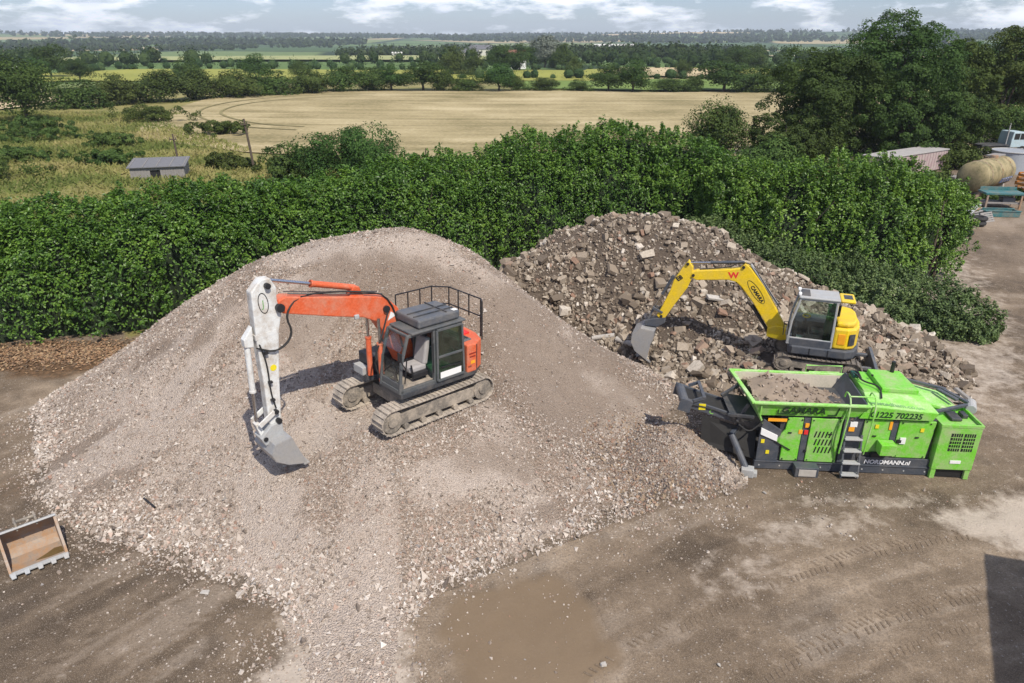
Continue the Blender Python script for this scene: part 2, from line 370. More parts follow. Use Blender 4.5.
def ground_material():
    m, nt, p, o = _principled('ground')
    pos = _worldvec(nt)
    at = nt.nodes.new('ShaderNodeAttribute'); at.attribute_name = 'zone'
    sep = nt.nodes.new('ShaderNodeSeparateColor'); nt.links.new(at.outputs['Color'], sep.inputs[0])
    # packed earth: large and small mottling, small stones, streaks left by wheels
    big = _noise(nt, pos, .28, 5, .6); mid = _noise(nt, pos, 2.1, 6, .68); fine = _noise(nt, pos, 17, 4, .6)
    tn = nt.nodes.new('ShaderNodeAttribute'); tn.attribute_name = 'tone'; ts = nt.nodes.new('ShaderNodeSeparateColor'); nt.links.new(tn.outputs['Color'], ts.inputs[0])
    earth = _ramp(nt, [(.29, (.066, .047, .030)), (.42, (.128, .093, .061)), (.55, (.188, .140, .095)), (.72, (.300, .232, .164))])
    nt.links.new(_math(nt, 'ADD', _math(nt, 'MULTIPLY', ts.outputs[1], .30), _math(nt, 'ADD', _math(nt, 'MULTIPLY', mid.outputs['Fac'], .42), _math(nt, 'MULTIPLY', ts.outputs[0], .28))), earth.inputs['Fac'])
    c = earth.outputs[0]
    c = _mix(nt, _math(nt, 'MULTIPLY', ts.outputs[2], .5), c, (.060, .045, .033))
    c = _mix(nt, _range(nt, ts.outputs[0], .68, .9, 0, .45), c, (.28, .23, .18))
    c = _mix(nt, _range(nt, fine.outputs['Fac'], .45, .62, 0, .45), c, (.085, .064, .047))
    grit = _noise(nt, pos, 60, 3, .6); c = _mix(nt, _range(nt, grit.outputs['Fac'], .54, .66, 0, .7), c, (.37, .305, .24))
    vor = nt.nodes.new('ShaderNodeTexVoronoi'); vor.inputs['Scale'].default_value = 11; nt.links.new(pos, vor.inputs['Vector'])
    vs = nt.nodes.new('ShaderNodeSeparateColor'); nt.links.new(vor.outputs['Color'], vs.inputs[0])
    peb = _math(nt, 'MULTIPLY', _range(nt, vor.outputs['Distance'], .30, .20), _math(nt, 'GREATER_THAN', vs.outputs[0], .78))
    c = _mix(nt, _math(nt, 'MULTIPLY', peb, .75), c, (.36, .305, .25))
    # pale dusty spread, wet silt, leaf litter
    palec = _mix(nt, mid.outputs['Fac'], (.36, .30, .24), (.55, .475, .395))
    c = _mix(nt, _math(nt, 'MULTIPLY', _range(nt, _math(nt, 'ADD', _math(nt, 'MULTIPLY', sep.outputs[1], .75), _math(nt, 'MULTIPLY', mid.outputs['Fac'], 1.2)), .72, 1.15), .85), c, palec)
    wetf = _range(nt, _math(nt, 'ADD', sep.outputs[2], _math(nt, 'MULTIPLY', mid.outputs['Fac'], .35)), .5, .95)
    c = _mix(nt, _math(nt, 'MULTIPLY', wetf, .9), c, _mix(nt, big.outputs['Fac'], (.155, .108, .064), (.205, .150, .096)))
    lit = _ramp(nt, [(.3, (.045, .032, .02)), (.5, (.115, .070, .038)), (.66, (.20, .115, .06)), (.8, (.12, .10, .05))]); nt.links.new(_noise(nt, pos, 6, 5, .75).outputs['Fac'], lit.inputs['Fac'])
    c = _mix(nt, _range(nt, _math(nt, 'ADD', at.outputs['Alpha'], _math(nt, 'MULTIPLY', mid.outputs['Fac'], .4)), .5, .95), c, lit.outputs[0])
    # grass beyond the hedges
    g1 = _noise(nt, pos, .09, 5, .65); g2 = _noise(nt, pos, 1.3, 6, .7)
    gr = _ramp(nt, [(.26, (.075, .092, .024)), (.42, (.155, .155, .045)), (.56, (.245, .215, .078)), (.72, (.36, .295, .13))])
    nt.links.new(_math(nt, 'ADD', _math(nt, 'MULTIPLY', g1.outputs['Fac'], .6), _math(nt, 'MULTIPLY', g2.outputs['Fac'], .4)), gr.inputs['Fac'])
    # far country: a patchwork of fields with hedge lines between
    fm = nt.nodes.new('ShaderNodeMapping'); fm.inputs['Scale'].default_value = (1 / 330, 1 / 420, 0); nt.links.new(pos, fm.inputs[0])
    fv = nt.nodes.new('ShaderNodeTexVoronoi'); fv.inputs['Scale'].default_value = 1; nt.links.new(fm.outputs[0], fv.inputs['Vector'])
    fs = nt.nodes.new('ShaderNodeSeparateColor'); nt.links.new(fv.outputs['Color'], fs.inputs[0])
    fr = _ramp(nt, [(0, (.055, .10, .030)), (.22, (.10, .16, .045)), (.4, (.17, .21, .07)), (.55, (.085, .13, .04)), (.70, (.36, .29, .15)), (.85, (.13, .18, .06)), (1, (.26, .20, .13))])
    fr.color_ramp.interpolation = 'CONSTANT'; nt.links.new(fs.outputs[0], fr.inputs['Fac'])
    fe = nt.nodes.new('ShaderNodeTexVoronoi'); fe.feature = 'DISTANCE_TO_EDGE'; fe.inputs['Scale'].default_value = 1; nt.links.new(fm.outputs[0], fe.inputs['Vector'])
    fc = _mix(nt, _range(nt, fe.outputs['Distance'], .045, .02), fr.outputs[0], (.022, .042, .014))
    d = nt.nodes.new('ShaderNodeVectorMath'); d.operation = 'LENGTH'; nt.links.new(pos, d.inputs[0])
    grass = _mix(nt, _range(nt, d.outputs['Value'], 190, 260), gr.outputs[0], fc)
    c = _mix(nt, _range(nt, _math(nt, 'ADD', sep.outputs[0], _math(nt, 'MULTIPLY', g2.outputs['Fac'], .3)), .45, .85), c, grass)
    nt.links.new(c, p.inputs['Base Color'])
    nt.links.new(_math(nt, 'SUBTRACT', .93, _math(nt, 'MULTIPLY', wetf, .25)), p.inputs['Roughness'])
    h = _math(nt, 'ADD', _math(nt, 'MULTIPLY', mid.outputs['Fac'], .8), _math(nt, 'ADD', _math(nt, 'MULTIPLY', fine.outputs['Fac'], .35), _math(nt, 'MULTIPLY', peb, .3)))
    hh = _math(nt, 'MULTIPLY', h, _math(nt, 'SUBTRACT', 1.0, _math(nt, 'MULTIPLY', wetf, .75)))
    _bump(nt, p, hh, .7, .08)
    p.inputs['Specular IOR Level'].default_value = .25
    return m
tag(obj('ground', gmesh, ground_material()), kind='structure')

# ------------------------------------------------------------------ fields draped on the terrain
def draped(name, poly, lift, mat, step, kind='structure', parent=None):
    """polygon (convex or not) filled with a grid laid on the terrain"""
    bm = bmesh.new(); f = bm.faces.new([bm.verts.new((x, y, 0)) for x, y in poly])
    bmesh.ops.triangulate(bm, faces=[f])
    for _ in range(9):
        long = [e for e in bm.edges if e.calc_length() > step]
        if not long: break
        bmesh.ops.subdivide_edges(bm, edges=long, cuts=1); bmesh.ops.triangulate(bm, faces=bm.faces[:])
    co = np.array([v.co[:] for v in bm.verts]); z = ground_z(co[:, 0], co[:, 1]) + lift
    for v, zz in zip(bm.verts, z): v.co.z = zz
    bmesh.ops.recalc_face_normals(bm, faces=bm.faces)
    me = bpy.data.meshes.new(name); bm.to_mesh(me); bm.free()
    if len(me.polygons) and me.polygons[0].normal.z < 0: me.flip_normals()
    o = obj(name, me, mat, parent)
    if parent is None: tag(o, kind=kind)
    return o
def crop_material(name, stops, row=(.04, .6), rot=0, s1=.03, s2=.9):
    m, nt, p, o = _principled(name); pos = _worldvec(nt)
    mp = nt.nodes.new('ShaderNodeMapping'); mp.inputs['Rotation'].default_value = (0, 0, rot); mp.inputs['Scale'].default_value = (row[0], row[1], 1); nt.links.new(pos, mp.inputs[0])
    a = _noise(nt, pos, s1, 5, .6); b = _noise(nt, mp.outputs[0], 1, 5, .65); d = _noise(nt, pos, s2, 5, .7)
    f = _math(nt, 'ADD', _math(nt, 'MULTIPLY', a.outputs['Fac'], .4), _math(nt, 'ADD', _math(nt, 'MULTIPLY', b.outputs['Fac'], .35), _math(nt, 'MULTIPLY', d.outputs['Fac'], .25)))
    r = _ramp(nt, stops); nt.links.new(f, r.inputs['Fac']); nt.links.new(r.outputs[0], p.inputs['Base Color']); p.inputs['Roughness'].default_value = .95
    p.inputs['Specular IOR Level'].default_value = .15
    _bump(nt, p, d.outputs['Fac'], .5, .25); return m
M['wheat'] = crop_material('ripe_wheat', [(.38, (.165, .145, .066)), (.455, (.275, .225, .115)), (.525, (.375, .308, .168)), (.61, (.48, .40, .24))], (.02, .35), R(3), .05, 1.6)
M['yellowcrop'] = crop_material('yellow_green_crop', [(.3, (.18, .20, .045)), (.7, (.34, .33, .075))])
M['pasture'] = crop_material('pasture', [(.3, (.10, .165, .035)), (.7, (.19, .25, .065))])
M['palecrop'] = crop_material('pale_green_crop', [(.3, (.25, .27, .12)), (.7, (.36, .37, .17))])
M['stubble'] = crop_material('stubble', [(.3, (.40, .32, .18)), (.7, (.55, .44, .27))])
M['tram'] = crop_material('flattened_crop', [(.3, (.15, .14, .06)), (.7, (.28, .235, .115))])
wheat = draped('wheat_field', [(-48, 93), (-30, 82), (-12, 76), (10, 74), (30, 74), (70, 92), (95, 150), (92, 176), (20, 178), (-60, 172), (-62, 150), (-58, 118)], .12, M['wheat'], 4)
# wheel marks through the crop: two strips that curve and run out to the left
def strip(name, pts, w, mat, parent, lift):
    P = np.array(pts, float); t = np.gradient(P, axis=0); t /= np.linalg.norm(t, axis=1)[:, None]; nn = np.stack([-t[:, 1], t[:, 0]], 1)
    L = P + nn * w / 2; Rr = P - nn * w / 2; A = np.concatenate([L, Rr]); z = ground_z(A[:, 0], A[:, 1]) + lift
    n = len(P); i = np.arange(n - 1); F = np.stack([i, i + n, i + n + 1, i + 1], 1)
    return obj(name, np_mesh(name, np.column_stack([A, z]), F), mat, parent)
def smooth_path(pts, n=3):
    P = [Vector((*p, 0)) for p in pts]
    for _ in range(n):
        Q = [P[0]]
        for i in range(len(P) - 1): Q += [P[i].lerp(P[i + 1], .25), P[i].lerp(P[i + 1], .75)]
        P = Q + [P[-1]]
    return [(p.x, p.y) for p in P]
strip('wheel_mark', smooth_path([(-30, 166), (-46, 161), (-55, 146), (-54.5, 127), (-47, 113), (-38, 105), (-30, 102.5)]), 0.5, M['tram'], wheat, .20)
strip('wheel_mark', smooth_path([(-30, 161), (-43, 155), (-50.5, 143), (-50.5, 127), (-44.5, 116.5), (-36.5, 108.5), (-30, 106.5)]), 0.5, M['tram'], wheat, .20)
draped('rough_stubble_field', [(-130, 122), (-88, 122), (-86, 160), (-135, 160)], .3, M['stubble'], 6)
draped('yellow_crop_field', [(-190, 222), (40, 222), (48, 300), (-150, 300)], .3, M['yellowcrop'], 14)
draped('far_stubble_field', [(30, 255), (66, 240), (85, 300), (62, 318), (42, 318)], .6, M['stubble'], 14)
draped('pasture_field', [(0, 183), (95, 183), (100, 232), (30, 236), (4, 220)], .25, M['pasture'], 10)
draped('upper_pasture_field', [(20, 250), (116, 246), (125, 300), (70, 320), (30, 305)], .5, M['yellowcrop'], 12)
draped('pale_crop_field', [(-320, 400), (-20, 400), (30, 470), (-60, 640), (-330, 640)], 1.2, M['palecrop'], 40)
draped('pale_ridge_field', [(300, 2900), (900, 2900), (950, 3500), (420, 3500)], 3.0, M['stubble'], 120)
draped('pale_valley_field', [(180, 620), (420, 640), (420, 720), (190, 720)], 1.2, M['stubble'], 40)

# ------------------------------------------------------------------ heaps: surfaces through surveyed heights
def tps(ctrl):
    C = np.array(ctrl, float); X = C[:, :2]; n = len(C)
    def phi(r2): return np.where(r2 > 1e-9, .5 * r2 * np.log(np.maximum(r2, 1e-9)), 0)
    K = phi(((X[:, None] - X[None]) ** 2).sum(-1)) + np.eye(n) * .35
    Pm = np.column_stack([np.ones(n), X]); A = np.block([[K, Pm], [Pm.T, np.zeros((3, 3))]])
    w = np.linalg.solve(A, np.append(C[:, 2], [0, 0, 0]))
    def f(x, y):
        x = np.asarray(x, float); y = np.asarray(y, float); sh = x.shape; Q = np.column_stack([x.ravel(), y.ravel()]); out = np.empty(len(Q))
        for a in range(0, len(Q), 20000):
            q = Q[a:a + 20000]; out[a:a + 20000] = phi(((q[:, None] - X[None]) ** 2).sum(-1)) @ w[:n] + w[n] + q @ w[n + 1:]
        return out.reshape(sh)
    return f
G_CTRL = [(-4.4, 24.2, 5.5), (-6.35, 24.2, 5.32), (-2.5, 24.2, 5.2), (-8.9, 24.2, 4.75), (-.43, 24, 4.1), (-11.9, 24, 3.05), (1.7, 23.5, 2.55), (-14.5, 22.5, 1.35), (4.6, 23, .8),
          (-4.4, 27.5, 4.2), (-9, 27.2, 3.4), (0, 27.5, 2.2), (-4.4, 30.5, 1.8), (-4, 33.5, -.2), (-10, 30.3, 1.1), (-14, 26, 1.0), (-17.0, 22.8, -.05), (-16.0, 25.4, -.1), (3.3, 27, 0.1), (6.6, 22, -.1), (2, 30, -.2), (-8, 33, -.3), (-14, 29.5, -.3),
          (-3.5, 17.1, 1.74), (-.6, 19.8, 1.8), (-5.1, 18.5, 1.8), (-2.2, 21.2, 1.9), (-2.85, 19.15, 1.78), (-1.6, 18.2, 1.72), (-3.7, 20, 1.9), (-5.63, 16.56, 1.35), (-6.4, 17.8, 1.75),
          (-8, 19.5, 2.3), (-8, 22, 3.95), (-4.8, 22.2, 3.7), (-3.0, 22.8, 3.9), (-.8, 22.2, 2.9), (-10.5, 18.5, 1.3), (-11.5, 21, 2.2), (-8, 16.5, .95), (-13.3, 19.5, .75), (-14.3, 21, .85),
          (.7, 17.3, .85), (2, 19, .62), (1.5, 21.3, 1.45), (4, 20, .22), (3, 17.5, .24), (-3, 15, .95), (-5, 14.5, .7), (-7.5, 14.9, .5), (-1, 15.5, .75), (-10.5, 16.4, .5),
          (-15.7, 20.0, 0), (-14.1, 17.5, 0), (-12.2, 15.75, 0), (-10.3, 14.7, 0), (-8.5, 14.05, 0), (-6.8, 13.4, .03), (-4.9, 12.7, .12), (-3.4, 12.2, .12), (-1.9, 12.9, .05), (-.3, 13.8, 0), (1.2, 14.7, 0), (3.5, 16, 0), (5.3, 16.7, 0), (6.4, 18.5, -.2), (6.0, 20, -.15), (5.4, 21.0, 0),
          (-19, 20.5, -.8), (-17, 15.5, -.7), (-12, 12.3, -.6), (-7, 11, -.4), (-3.2, 10.4, .07), (-3.4, 9.4, .05), (-5.6, 10.3, -.2), (-.9, 10.9, -.22), (.6, 11.5, -.5), (4, 13.5, -.6), (8.5, 16.5, -.6), (9, 21, -.5)]
_gt = tps(G_CTRL)
def gravel_z(x, y):
    x = np.asarray(x, float); y = np.asarray(y, float); z = _gt(x, y)
    steep = sstep(.3, 2.5, z)
    z = z + (fbm(x * .55, y * .55, 101, 4) - .5) * .34 * np.clip(.35 + z * .3, .2, 1)
    a = np.arctan2(y - 24, x + 4.4); rr = np.hypot(x + 4.4, y - 24)
    z = z + (fbm(a * 7, rr * .12, 111, 3) - .5) * .30 * steep * sstep(1, 3.5, rr)            # runnels down the flanks
    z = z + (fbm(x * 3.1, y * 3.1, 131, 3) - .5) * .075
    # smaller heap under the screener's belt
    d = np.hypot((x - 4.95) / 1.0, (y - 18.7) / 1.15); z = np.maximum(z, 1.22 - .62 * d + .06 * (fbm(x * 2.5, y * 2.5, 141) - .5) - .3 * sstep(.35, 0, d))
    d2 = np.hypot((x - 6.15) / .8, (y - 17.75) / 1.0); z = np.maximum(z, .72 - .72 * d2 + .05 * (fbm(x * 2.5, y * 2.5, 143) - .5))
    return z
R_CTRL = [(-.31, 30.5, 2.5), (2.1, 31, 3.85), (3.9, 31, 4.3), (5.6, 31, 4.55), (7.4, 31, 4.5), (9.2, 30.5, 3.95), (12.6, 29.5, 2.25), (15.1, 28, 1.45), (17.1, 26.5, .5), (10.9, 30, 2.9),
          (3.4, 28.4, 1.3), (5.56, 24.1, .05), (7.7, 23.4, .15), (10, 22.3, .25), (13, 22.2, .2), (15.4, 22.9, .1), (16.8, 23.8, 0), (18.2, 26.1, -.05), (4.4, 26.2, .05),
          (6, 27, 1.2), (8, 26, 1.0), (10, 26.5, 1.6), (12, 25.5, .95), (14, 25.5, .85), (11.2, 23.7, .6), (9.8, 23.9, .6), (12.6, 23.5, .6), (9.7, 25.1, .75), (11.5, 24.8, .65), (6, 29, 3.0), (9, 28.5, 2.7), (3.8, 29.6, 2.8), (12, 27.6, 1.7), (7, 25, .45),
          (5.6, 34, 3.0), (5.6, 37, .3), (0, 33, 1.0), (-2, 31.3, .8), (-2.8, 33, -.2), (10, 33.5, 1.4), (13, 32, .6), (16, 30.2, -.1), (19.5, 27, -.5), (17.5, 22, -.5), (10, 20.5, -.5), (5, 22, -.5), (2.5, 26.5, -.4), (0, 28.5, .3), (-4, 31, -.5), (5, 39.5, -.6), (13, 35, -.5)]
_rt = tps(R_CTRL)
def rubble_z(x, y):
    x = np.asarray(x, float); y = np.asarray(y, float)
    z = _rt(x, y) + (fbm(x * .9, y * .9, 201, 4) - .5) * .5 + (fbm(x * 3.3, y * 3.3, 211, 3) - .5) * .16
    w = sstep(2.9, 1.9, np.hypot((x - 11.2) * .85, (y - 23.8) * 1.2)); return z * (1 - w) + .78 * w
def _spots(x, y, L):
    v = np.zeros(np.shape(x))
    for cx, cy, rx, ry, rot, w in L:
        c_, s_ = math.cos(rot), math.sin(rot); u = ((x - cx) * c_ + (y - cy) * s_) / rx; q = (-(x - cx) * s_ + (y - cy) * c_) / ry
        v = np.maximum(v, w * sstep(1.5, .5, np.hypot(u, q) + 1.1 * (fbm(x * 1.1 + cx, y * 1.1, 151, 4) - .5)))
    return v
def fines_mask(x, y):
    """where the heap is smooth dust rather than stones"""
    x = np.asarray(x, float); y = np.asarray(y, float); a = np.arctan2(y - 24, x + 4.4); rr = np.hypot(x + 4.4, y - 24)
    run = fbm(a * 5.5, rr * .16 + 3, 161, 4); base = sstep(.50, .68, run) * .62
    return np.maximum(base, _spots(x, y, [(-6.4, 15.0, 1.0, 2.4, .15, 1), (-4.6, 18.6, 2.6, 1.4, .7, .9), (-10.6, 19.6, .5, 2.2, -.55, 1), (-3.6, 12.4, 1.3, 1.6, 0, .9), (3.6, 21.2, 2.4, 1.2, .3, 1), (-4.4, 24, 4.5, .7, 0, .8), (1.0, 21.6, 1.6, 2.6, .5, .7), (-1.5, 16.2, 1.6, .7, .6, .8), (6.4, 18.3, .6, .8, 0, .9), (-12.2, 20.4, 1.6, 2.2, .3, .6), (-8.6, 17.2, 1.2, 2.4, .2, .55), (-5.5, 13.6, 1.5, 1.0, 0, .8)]))
def brown_mask(x, y):
    x = np.asarray(x, float); y = np.asarray(y, float)
    return np.maximum(.75 * sstep(.56, .70, fbm(x * .33 + 9, y * .33, 171, 5)), _spots(x, y, [(-12.1, 21.7, .9, .5, .2, .9), (.8, 21.4, 3.0, 2.8, .4, .85), (-3.4, 22.9, 3.2, 1.0, .0, .85), (-6.8, 21.6, 1.6, 1.4, .3, .6), (1.2, 18.4, 1.6, 1.2, .2, .6), (-14.0, 17.9, 1.6, .35, .6, 1), (-13.0, 18.6, 1.2, .3, .6, .9), (-11.6, 16.6, 1.0, .5, .5, .8), (1.4, 15.8, 1.4, .45, .5, .8), (-.4, 17.0, 1.3, .6, .3, .6), (4.6, 16.9, 1.6, .3, .3, .8)]))
def heap_mesh(name, f, x0, x1, y0, y1, step, cut=-.05):
    xs = np.arange(x0, x1 + step, step); ys = np.arange(y0, y1 + step, step); X, Y = np.meshgrid(xs, ys); Z = f(X, Y); G = ground_z(X, Y)
    keep = (Z > G + cut); nx = len(xs); I, J = np.meshgrid(np.arange(len(ys) - 1), np.arange(nx - 1), indexing='ij')
    q = np.stack([I * nx + J, I * nx + J + 1, (I + 1) * nx + J + 1, (I + 1) * nx + J], -1).reshape(-1, 4)
    q = q[keep.ravel()[q].any(1)]; used = np.unique(q); mp = -np.ones(X.size, int); mp[used] = np.arange(len(used))
    V = np.stack([X.ravel(), Y.ravel(), np.maximum(Z, G - .12).ravel()], -1)[used]
    return np_mesh(name, V, mp[q], True)
def gravel_material():
    m, nt, p, o = _principled('crushed_gravel'); pos = _worldvec(nt)
    v1 = nt.nodes.new('ShaderNodeTexVoronoi'); v1.inputs['Scale'].default_value = 20; nt.links.new(pos, v1.inputs['Vector'])
    v2 = nt.nodes.new('ShaderNodeTexVoronoi'); v2.inputs['Scale'].default_value = 43; nt.links.new(pos, v2.inputs['Vector'])
    s1 = nt.nodes.new('ShaderNodeSeparateColor'); nt.links.new(v1.outputs['Color'], s1.inputs[0])
    s2 = nt.nodes.new('ShaderNodeSeparateColor'); nt.links.new(v2.outputs['Color'], s2.inputs[0])
    r = _ramp(nt, [(0, (.14, .105, .08)), (.18, (.23, .185, .148)), (.42, (.325, .268, .222)), (.64, (.40, .335, .285)), (.80, (.30, .18, .125)), (.88, (.56, .49, .43)), (1, (.66, .60, .54))])
    nt.links.new(s1.outputs[0], r.inputs['Fac'])
    r2 = _ramp(nt, [(0, (.16, .125, .098)), (.4, (.285, .232, .19)), (.75, (.40, .335, .283)), (1, (.58, .51, .45))]); nt.links.new(s2.outputs[0], r2.inputs['Fac'])
    big = _noise(nt, pos, .45, 5, .65); mid = _noise(nt, pos, 1.7, 6, .65)
    c = _mix(nt, .5, r.outputs[0], r2.outputs[0]); c = _mix(nt, 1.0, c, _mix(nt, big.outputs['Fac'], (.92, .87, .81), (1.30, 1.25, 1.18)), 'MULTIPLY')
    at = nt.nodes.new('ShaderNodeAttribute'); at.attribute_name = 'zone'; sep = nt.nodes.new('ShaderNodeSeparateColor'); nt.links.new(at.outputs['Color'], sep.inputs[0])
    fines = _mix(nt, mid.outputs['Fac'], (.46, .375, .305), (.63, .54, .46))
    c = _mix(nt, _math(nt, 'MULTIPLY', _range(nt, _math(nt, 'ADD', sep.outputs[0], _math(nt, 'MULTIPLY', mid.outputs['Fac'], .6)), .5, 1.0), .82), c, fines)
    c = _mix(nt, _math(nt, 'MULTIPLY', _range(nt, _math(nt, 'ADD', sep.outputs[1], _math(nt, 'MULTIPLY', mid.outputs['Fac'], .6)), .55, 1.05), .75), c, _mix(nt, mid.outputs['Fac'], (.20, .148, .108), (.31, .24, .185)))
    thin = _range(nt, _math(nt, 'ADD', sep.outputs[2], _math(nt, 'MULTIPLY', _math(nt, 'SUBTRACT', _noise(nt, pos, 2.6, 6, .7).outputs['Fac'], .5), 2.2)), .45, .80)   # earth showing through where the spread thins out
    c = _mix(nt, _math(nt, 'MULTIPLY', thin, .92), c, _mix(nt, mid.outputs['Fac'], (.125, .094, .065), (.235, .185, .135)))
    nt.links.new(c, p.inputs['Base Color']); p.inputs['Roughness'].default_value = .95; p.inputs['Specular IOR Level'].default_value = .2
    h = _math(nt, 'SUBTRACT', _math(nt, 'MULTIPLY', mid.outputs['Fac'], .6), _math(nt, 'ADD', _math(nt, 'MULTIPLY', v1.outputs['Distance'], .6), _math(nt, 'MULTIPLY', v2.outputs['Distance'], .4)))
    _bump(nt, p, h, 1.0, .09); return m
M['gravel'] = gravel_material()
def soil_material():
    m, nt, p, o = _principled('rubbly_soil'); pos = _worldvec(nt)
    a = _noise(nt, pos, .9, 6, .68); b = _noise(nt, pos, 9, 5, .7)
    r = _ramp(nt, [(.3, (.058, .043, .031)), (.5, (.110, .083, .061)), (.7, (.18, .14, .105))])
    nt.links.new(_math(nt, 'ADD', _math(nt, 'MULTIPLY', a.outputs['Fac'], .5), _math(nt, 'MULTIPLY', b.outputs['Fac'], .5)), r.inputs['Fac'])
    nt.links.new(r.outputs[0], p.inputs['Base Color']); p.inputs['Roughness'].default_value = .95
    _bump(nt, p, b.outputs['Fac'], 1.0, .12); return m
M['soil'] = soil_material()
gravel_pile = tag(obj('gravel_pile', heap_mesh('gravel_pile', gravel_z, -21, 9, 9.5, 34, .11), M['gravel']),
                  'broad pale pile of crushed gravel carrying the orange excavator', 'gravel pile')
_co = np.empty(len(gravel_pile.data.vertices) * 3, np.float32); gravel_pile.data.vertices.foreach_get('co', _co); _co = _co.reshape(-1, 3)
_z = np.ones((len(_co), 4), np.float32); _z[:, 0] = fines_mask(_co[:, 0], _co[:, 1]); _z[:, 1] = brown_mask(_co[:, 0], _co[:, 1]); _z[:, 2] = sstep(.26, .0, gravel_z(_co[:, 0], _co[:, 1]) - ground_z(_co[:, 0], _co[:, 1])) * (_co[:, 1] < 22) * (1 - .9 * sstep(2.6, 1.2, np.hypot((_co[:, 0] + 3.4) / 1.0, (_co[:, 1] - 11.2) / 1.5)))
gravel_pile.data.color_attributes.new('zone', 'FLOAT_COLOR', 'POINT').data.foreach_set('color', _z.ravel())
rubble_pile = tag(obj('rubble_pile', heap_mesh('rubble_pile', rubble_z, -5, 20, 20.5, 40, .16), M['soil']),
                  'brown heap of broken stone and brick rubble under the yellow excavator', 'rubble pile')
M['chips'] = stone_mat('gravel_chips', [(0, (.10, .076, .056)), (.14, (.21, .165, .128)), (.36, (.33, .268, .215)), (.56, (.43, .36, .298)), (.64, (.32, .175, .115)), (.70, (.46, .395, .33)), (.93, (.60, .54, .47)), (1, (.22, .21, .20))], objrand=False, dust=(.34, .285, .245))
M['mixedchips'] = stone_mat('mixed_chips', [(0, (.06, .06, .065)), (.2, (.17, .12, .09)), (.36, (.30, .165, .105)), (.5, (.34, .25, .15)), (.68, (.32, .27, .225)), (.88, (.48, .42, .36)), (1, (.62, .57, .51))], objrand=False, dust=(.26, .21, .17))
M['rubblestone'] = stone_mat('rubble_stone', [(0, (.105, .080, .056)), (.24, (.20, .157, .113)), (.50, (.295, .240, .178)), (.68, (.39, .325, .25)), (.73, (.28, .155, .10)), (.77, (.35, .29, .22)), (.93, (.49, .425, .34)), (1, (.64, .58, .50))], dust=(.16, .125, .095))

OCT_V = np.array([(1, 0, 0), (-1, 0, 0), (0, 1, 0), (0, -1, 0), (0, 0, 1), (0, 0, -1)], float)
OCT_F = np.array([(0, 2, 4), (2, 1, 4), (1, 3, 4), (3, 0, 4), (2, 0, 5), (1, 2, 5), (3, 1, 5), (0, 3, 5)])
TET_V = np.array([(1, .1, -.5), (-.6, .85, -.45), (-.5, -.9, -.5), (.05, .05, .95)], float); TET_F = np.array([(0, 1, 3), (1, 2, 3), (2, 0, 3), (1, 0, 2)])
def rand_rot(n, rng):
    q = rng.normal(size=(n, 4)); q /= np.linalg.norm(q, axis=1)[:, None]; w, x, y, z = q.T
    return np.stack([np.stack([1 - 2 * (y * y + z * z), 2 * (x * y - z * w), 2 * (x * z + y * w)], -1), np.stack([2 * (x * y + z * w), 1 - 2 * (x * x + z * z), 2 * (y * z - x * w)], -1), np.stack([2 * (x * z - y * w), 2 * (y * z + x * w), 1 - 2 * (x * x + y * y)], -1)], 1)
def stones(name, P, size, rng, base=None, jitter=.28):
    """many small angular stones in one mesh"""
    bv, bf = base if base else (OCT_V, OCT_F); n, k = len(P), len(bv)
    V = np.repeat(bv[None], n, 0) * (1 + rng.normal(0, jitter, (n, k, 1)).clip(-.5, .6)) + rng.normal(0, jitter * .4, (n, k, 3))
    V = V * (size[:, None, None] * rng.uniform(.6, 1.25, (n, 1, 3))); V = np.einsum('nij,nkj->nki', rand_rot(n, rng), V) + P[:, None]
    F = (bf[None] + (np.arange(n) * k)[:, None, None]).reshape(-1, 3)
    return np_mesh(name, V.reshape(-1, 3), F)
def surf(f, x, y):
    return np.maximum(f(x, y), ground_z(x, y))
rng = np.random.default_rng(5)
# chips over the gravel heap
n = 235000; x = rng.uniform(-18.5, 7.2, n); y = rng.uniform(9.4, 26, n); hz = gravel_z(x, y) - ground_z(x, y)
dens = np.clip(1.05 - .85 * fines_mask(x, y) - .40 * brown_mask(x, y), .12, 1) * (.45 + .9 * sstep(.36, .62, fbm(x * .6, y * .6, 301))); mixed = (np.hypot(x - 4.6, y - 18.3) < 2.4 + rng.normal(0, .35, n)) & (x < 6.05)
dens = np.where(mixed, 1.3, dens)
keep = (hz > -.02 + .10 * (fbm(x * 1.6, y * 1.6, 311) - .3)) & (rng.random(n) < dens)
kx, ky, mixed = x[keep], y[keep], mixed[keep]; sz = np.minimum(rng.lognormal(math.log(.022), .42, len(kx)) * (1 + .55 * sstep(.9, .05, hz[keep])), .085)
P = np.column_stack([kx, ky, surf(gravel_z, kx, ky) + sz * .2])
toe = ~mixed & (rng.random(len(kx)) < .62 * sstep(.75, .10, hz[keep]) * (x[keep] < 3)); plainc = ~mixed & ~toe
tag(obj('gravel_chips', stones('gravel_chips', P[plainc], sz[plainc] * 1.15, rng, (TET_V, TET_F)), M['chips'], gravel_pile), kind='stuff')
tag(obj('pale_chips', stones('pale_chips', P[toe], sz[toe] * 1.0, rng, (TET_V, TET_F)), stone_mat('pale_chips', [(0, (.30, .25, .205)), (.3, (.46, .395, .335)), (.6, (.58, .515, .45)), (.75, (.42, .26, .19)), (.8, (.55, .49, .43)), (1, (.74, .69, .63))], objrand=False, dust=(.42, .355, .295)), gravel_pile), kind='stuff')
tag(obj('mixed_chips', stones('mixed_chips', P[mixed], sz[mixed] * .85, rng), M['mixedchips'], gravel_pile), kind='stuff')
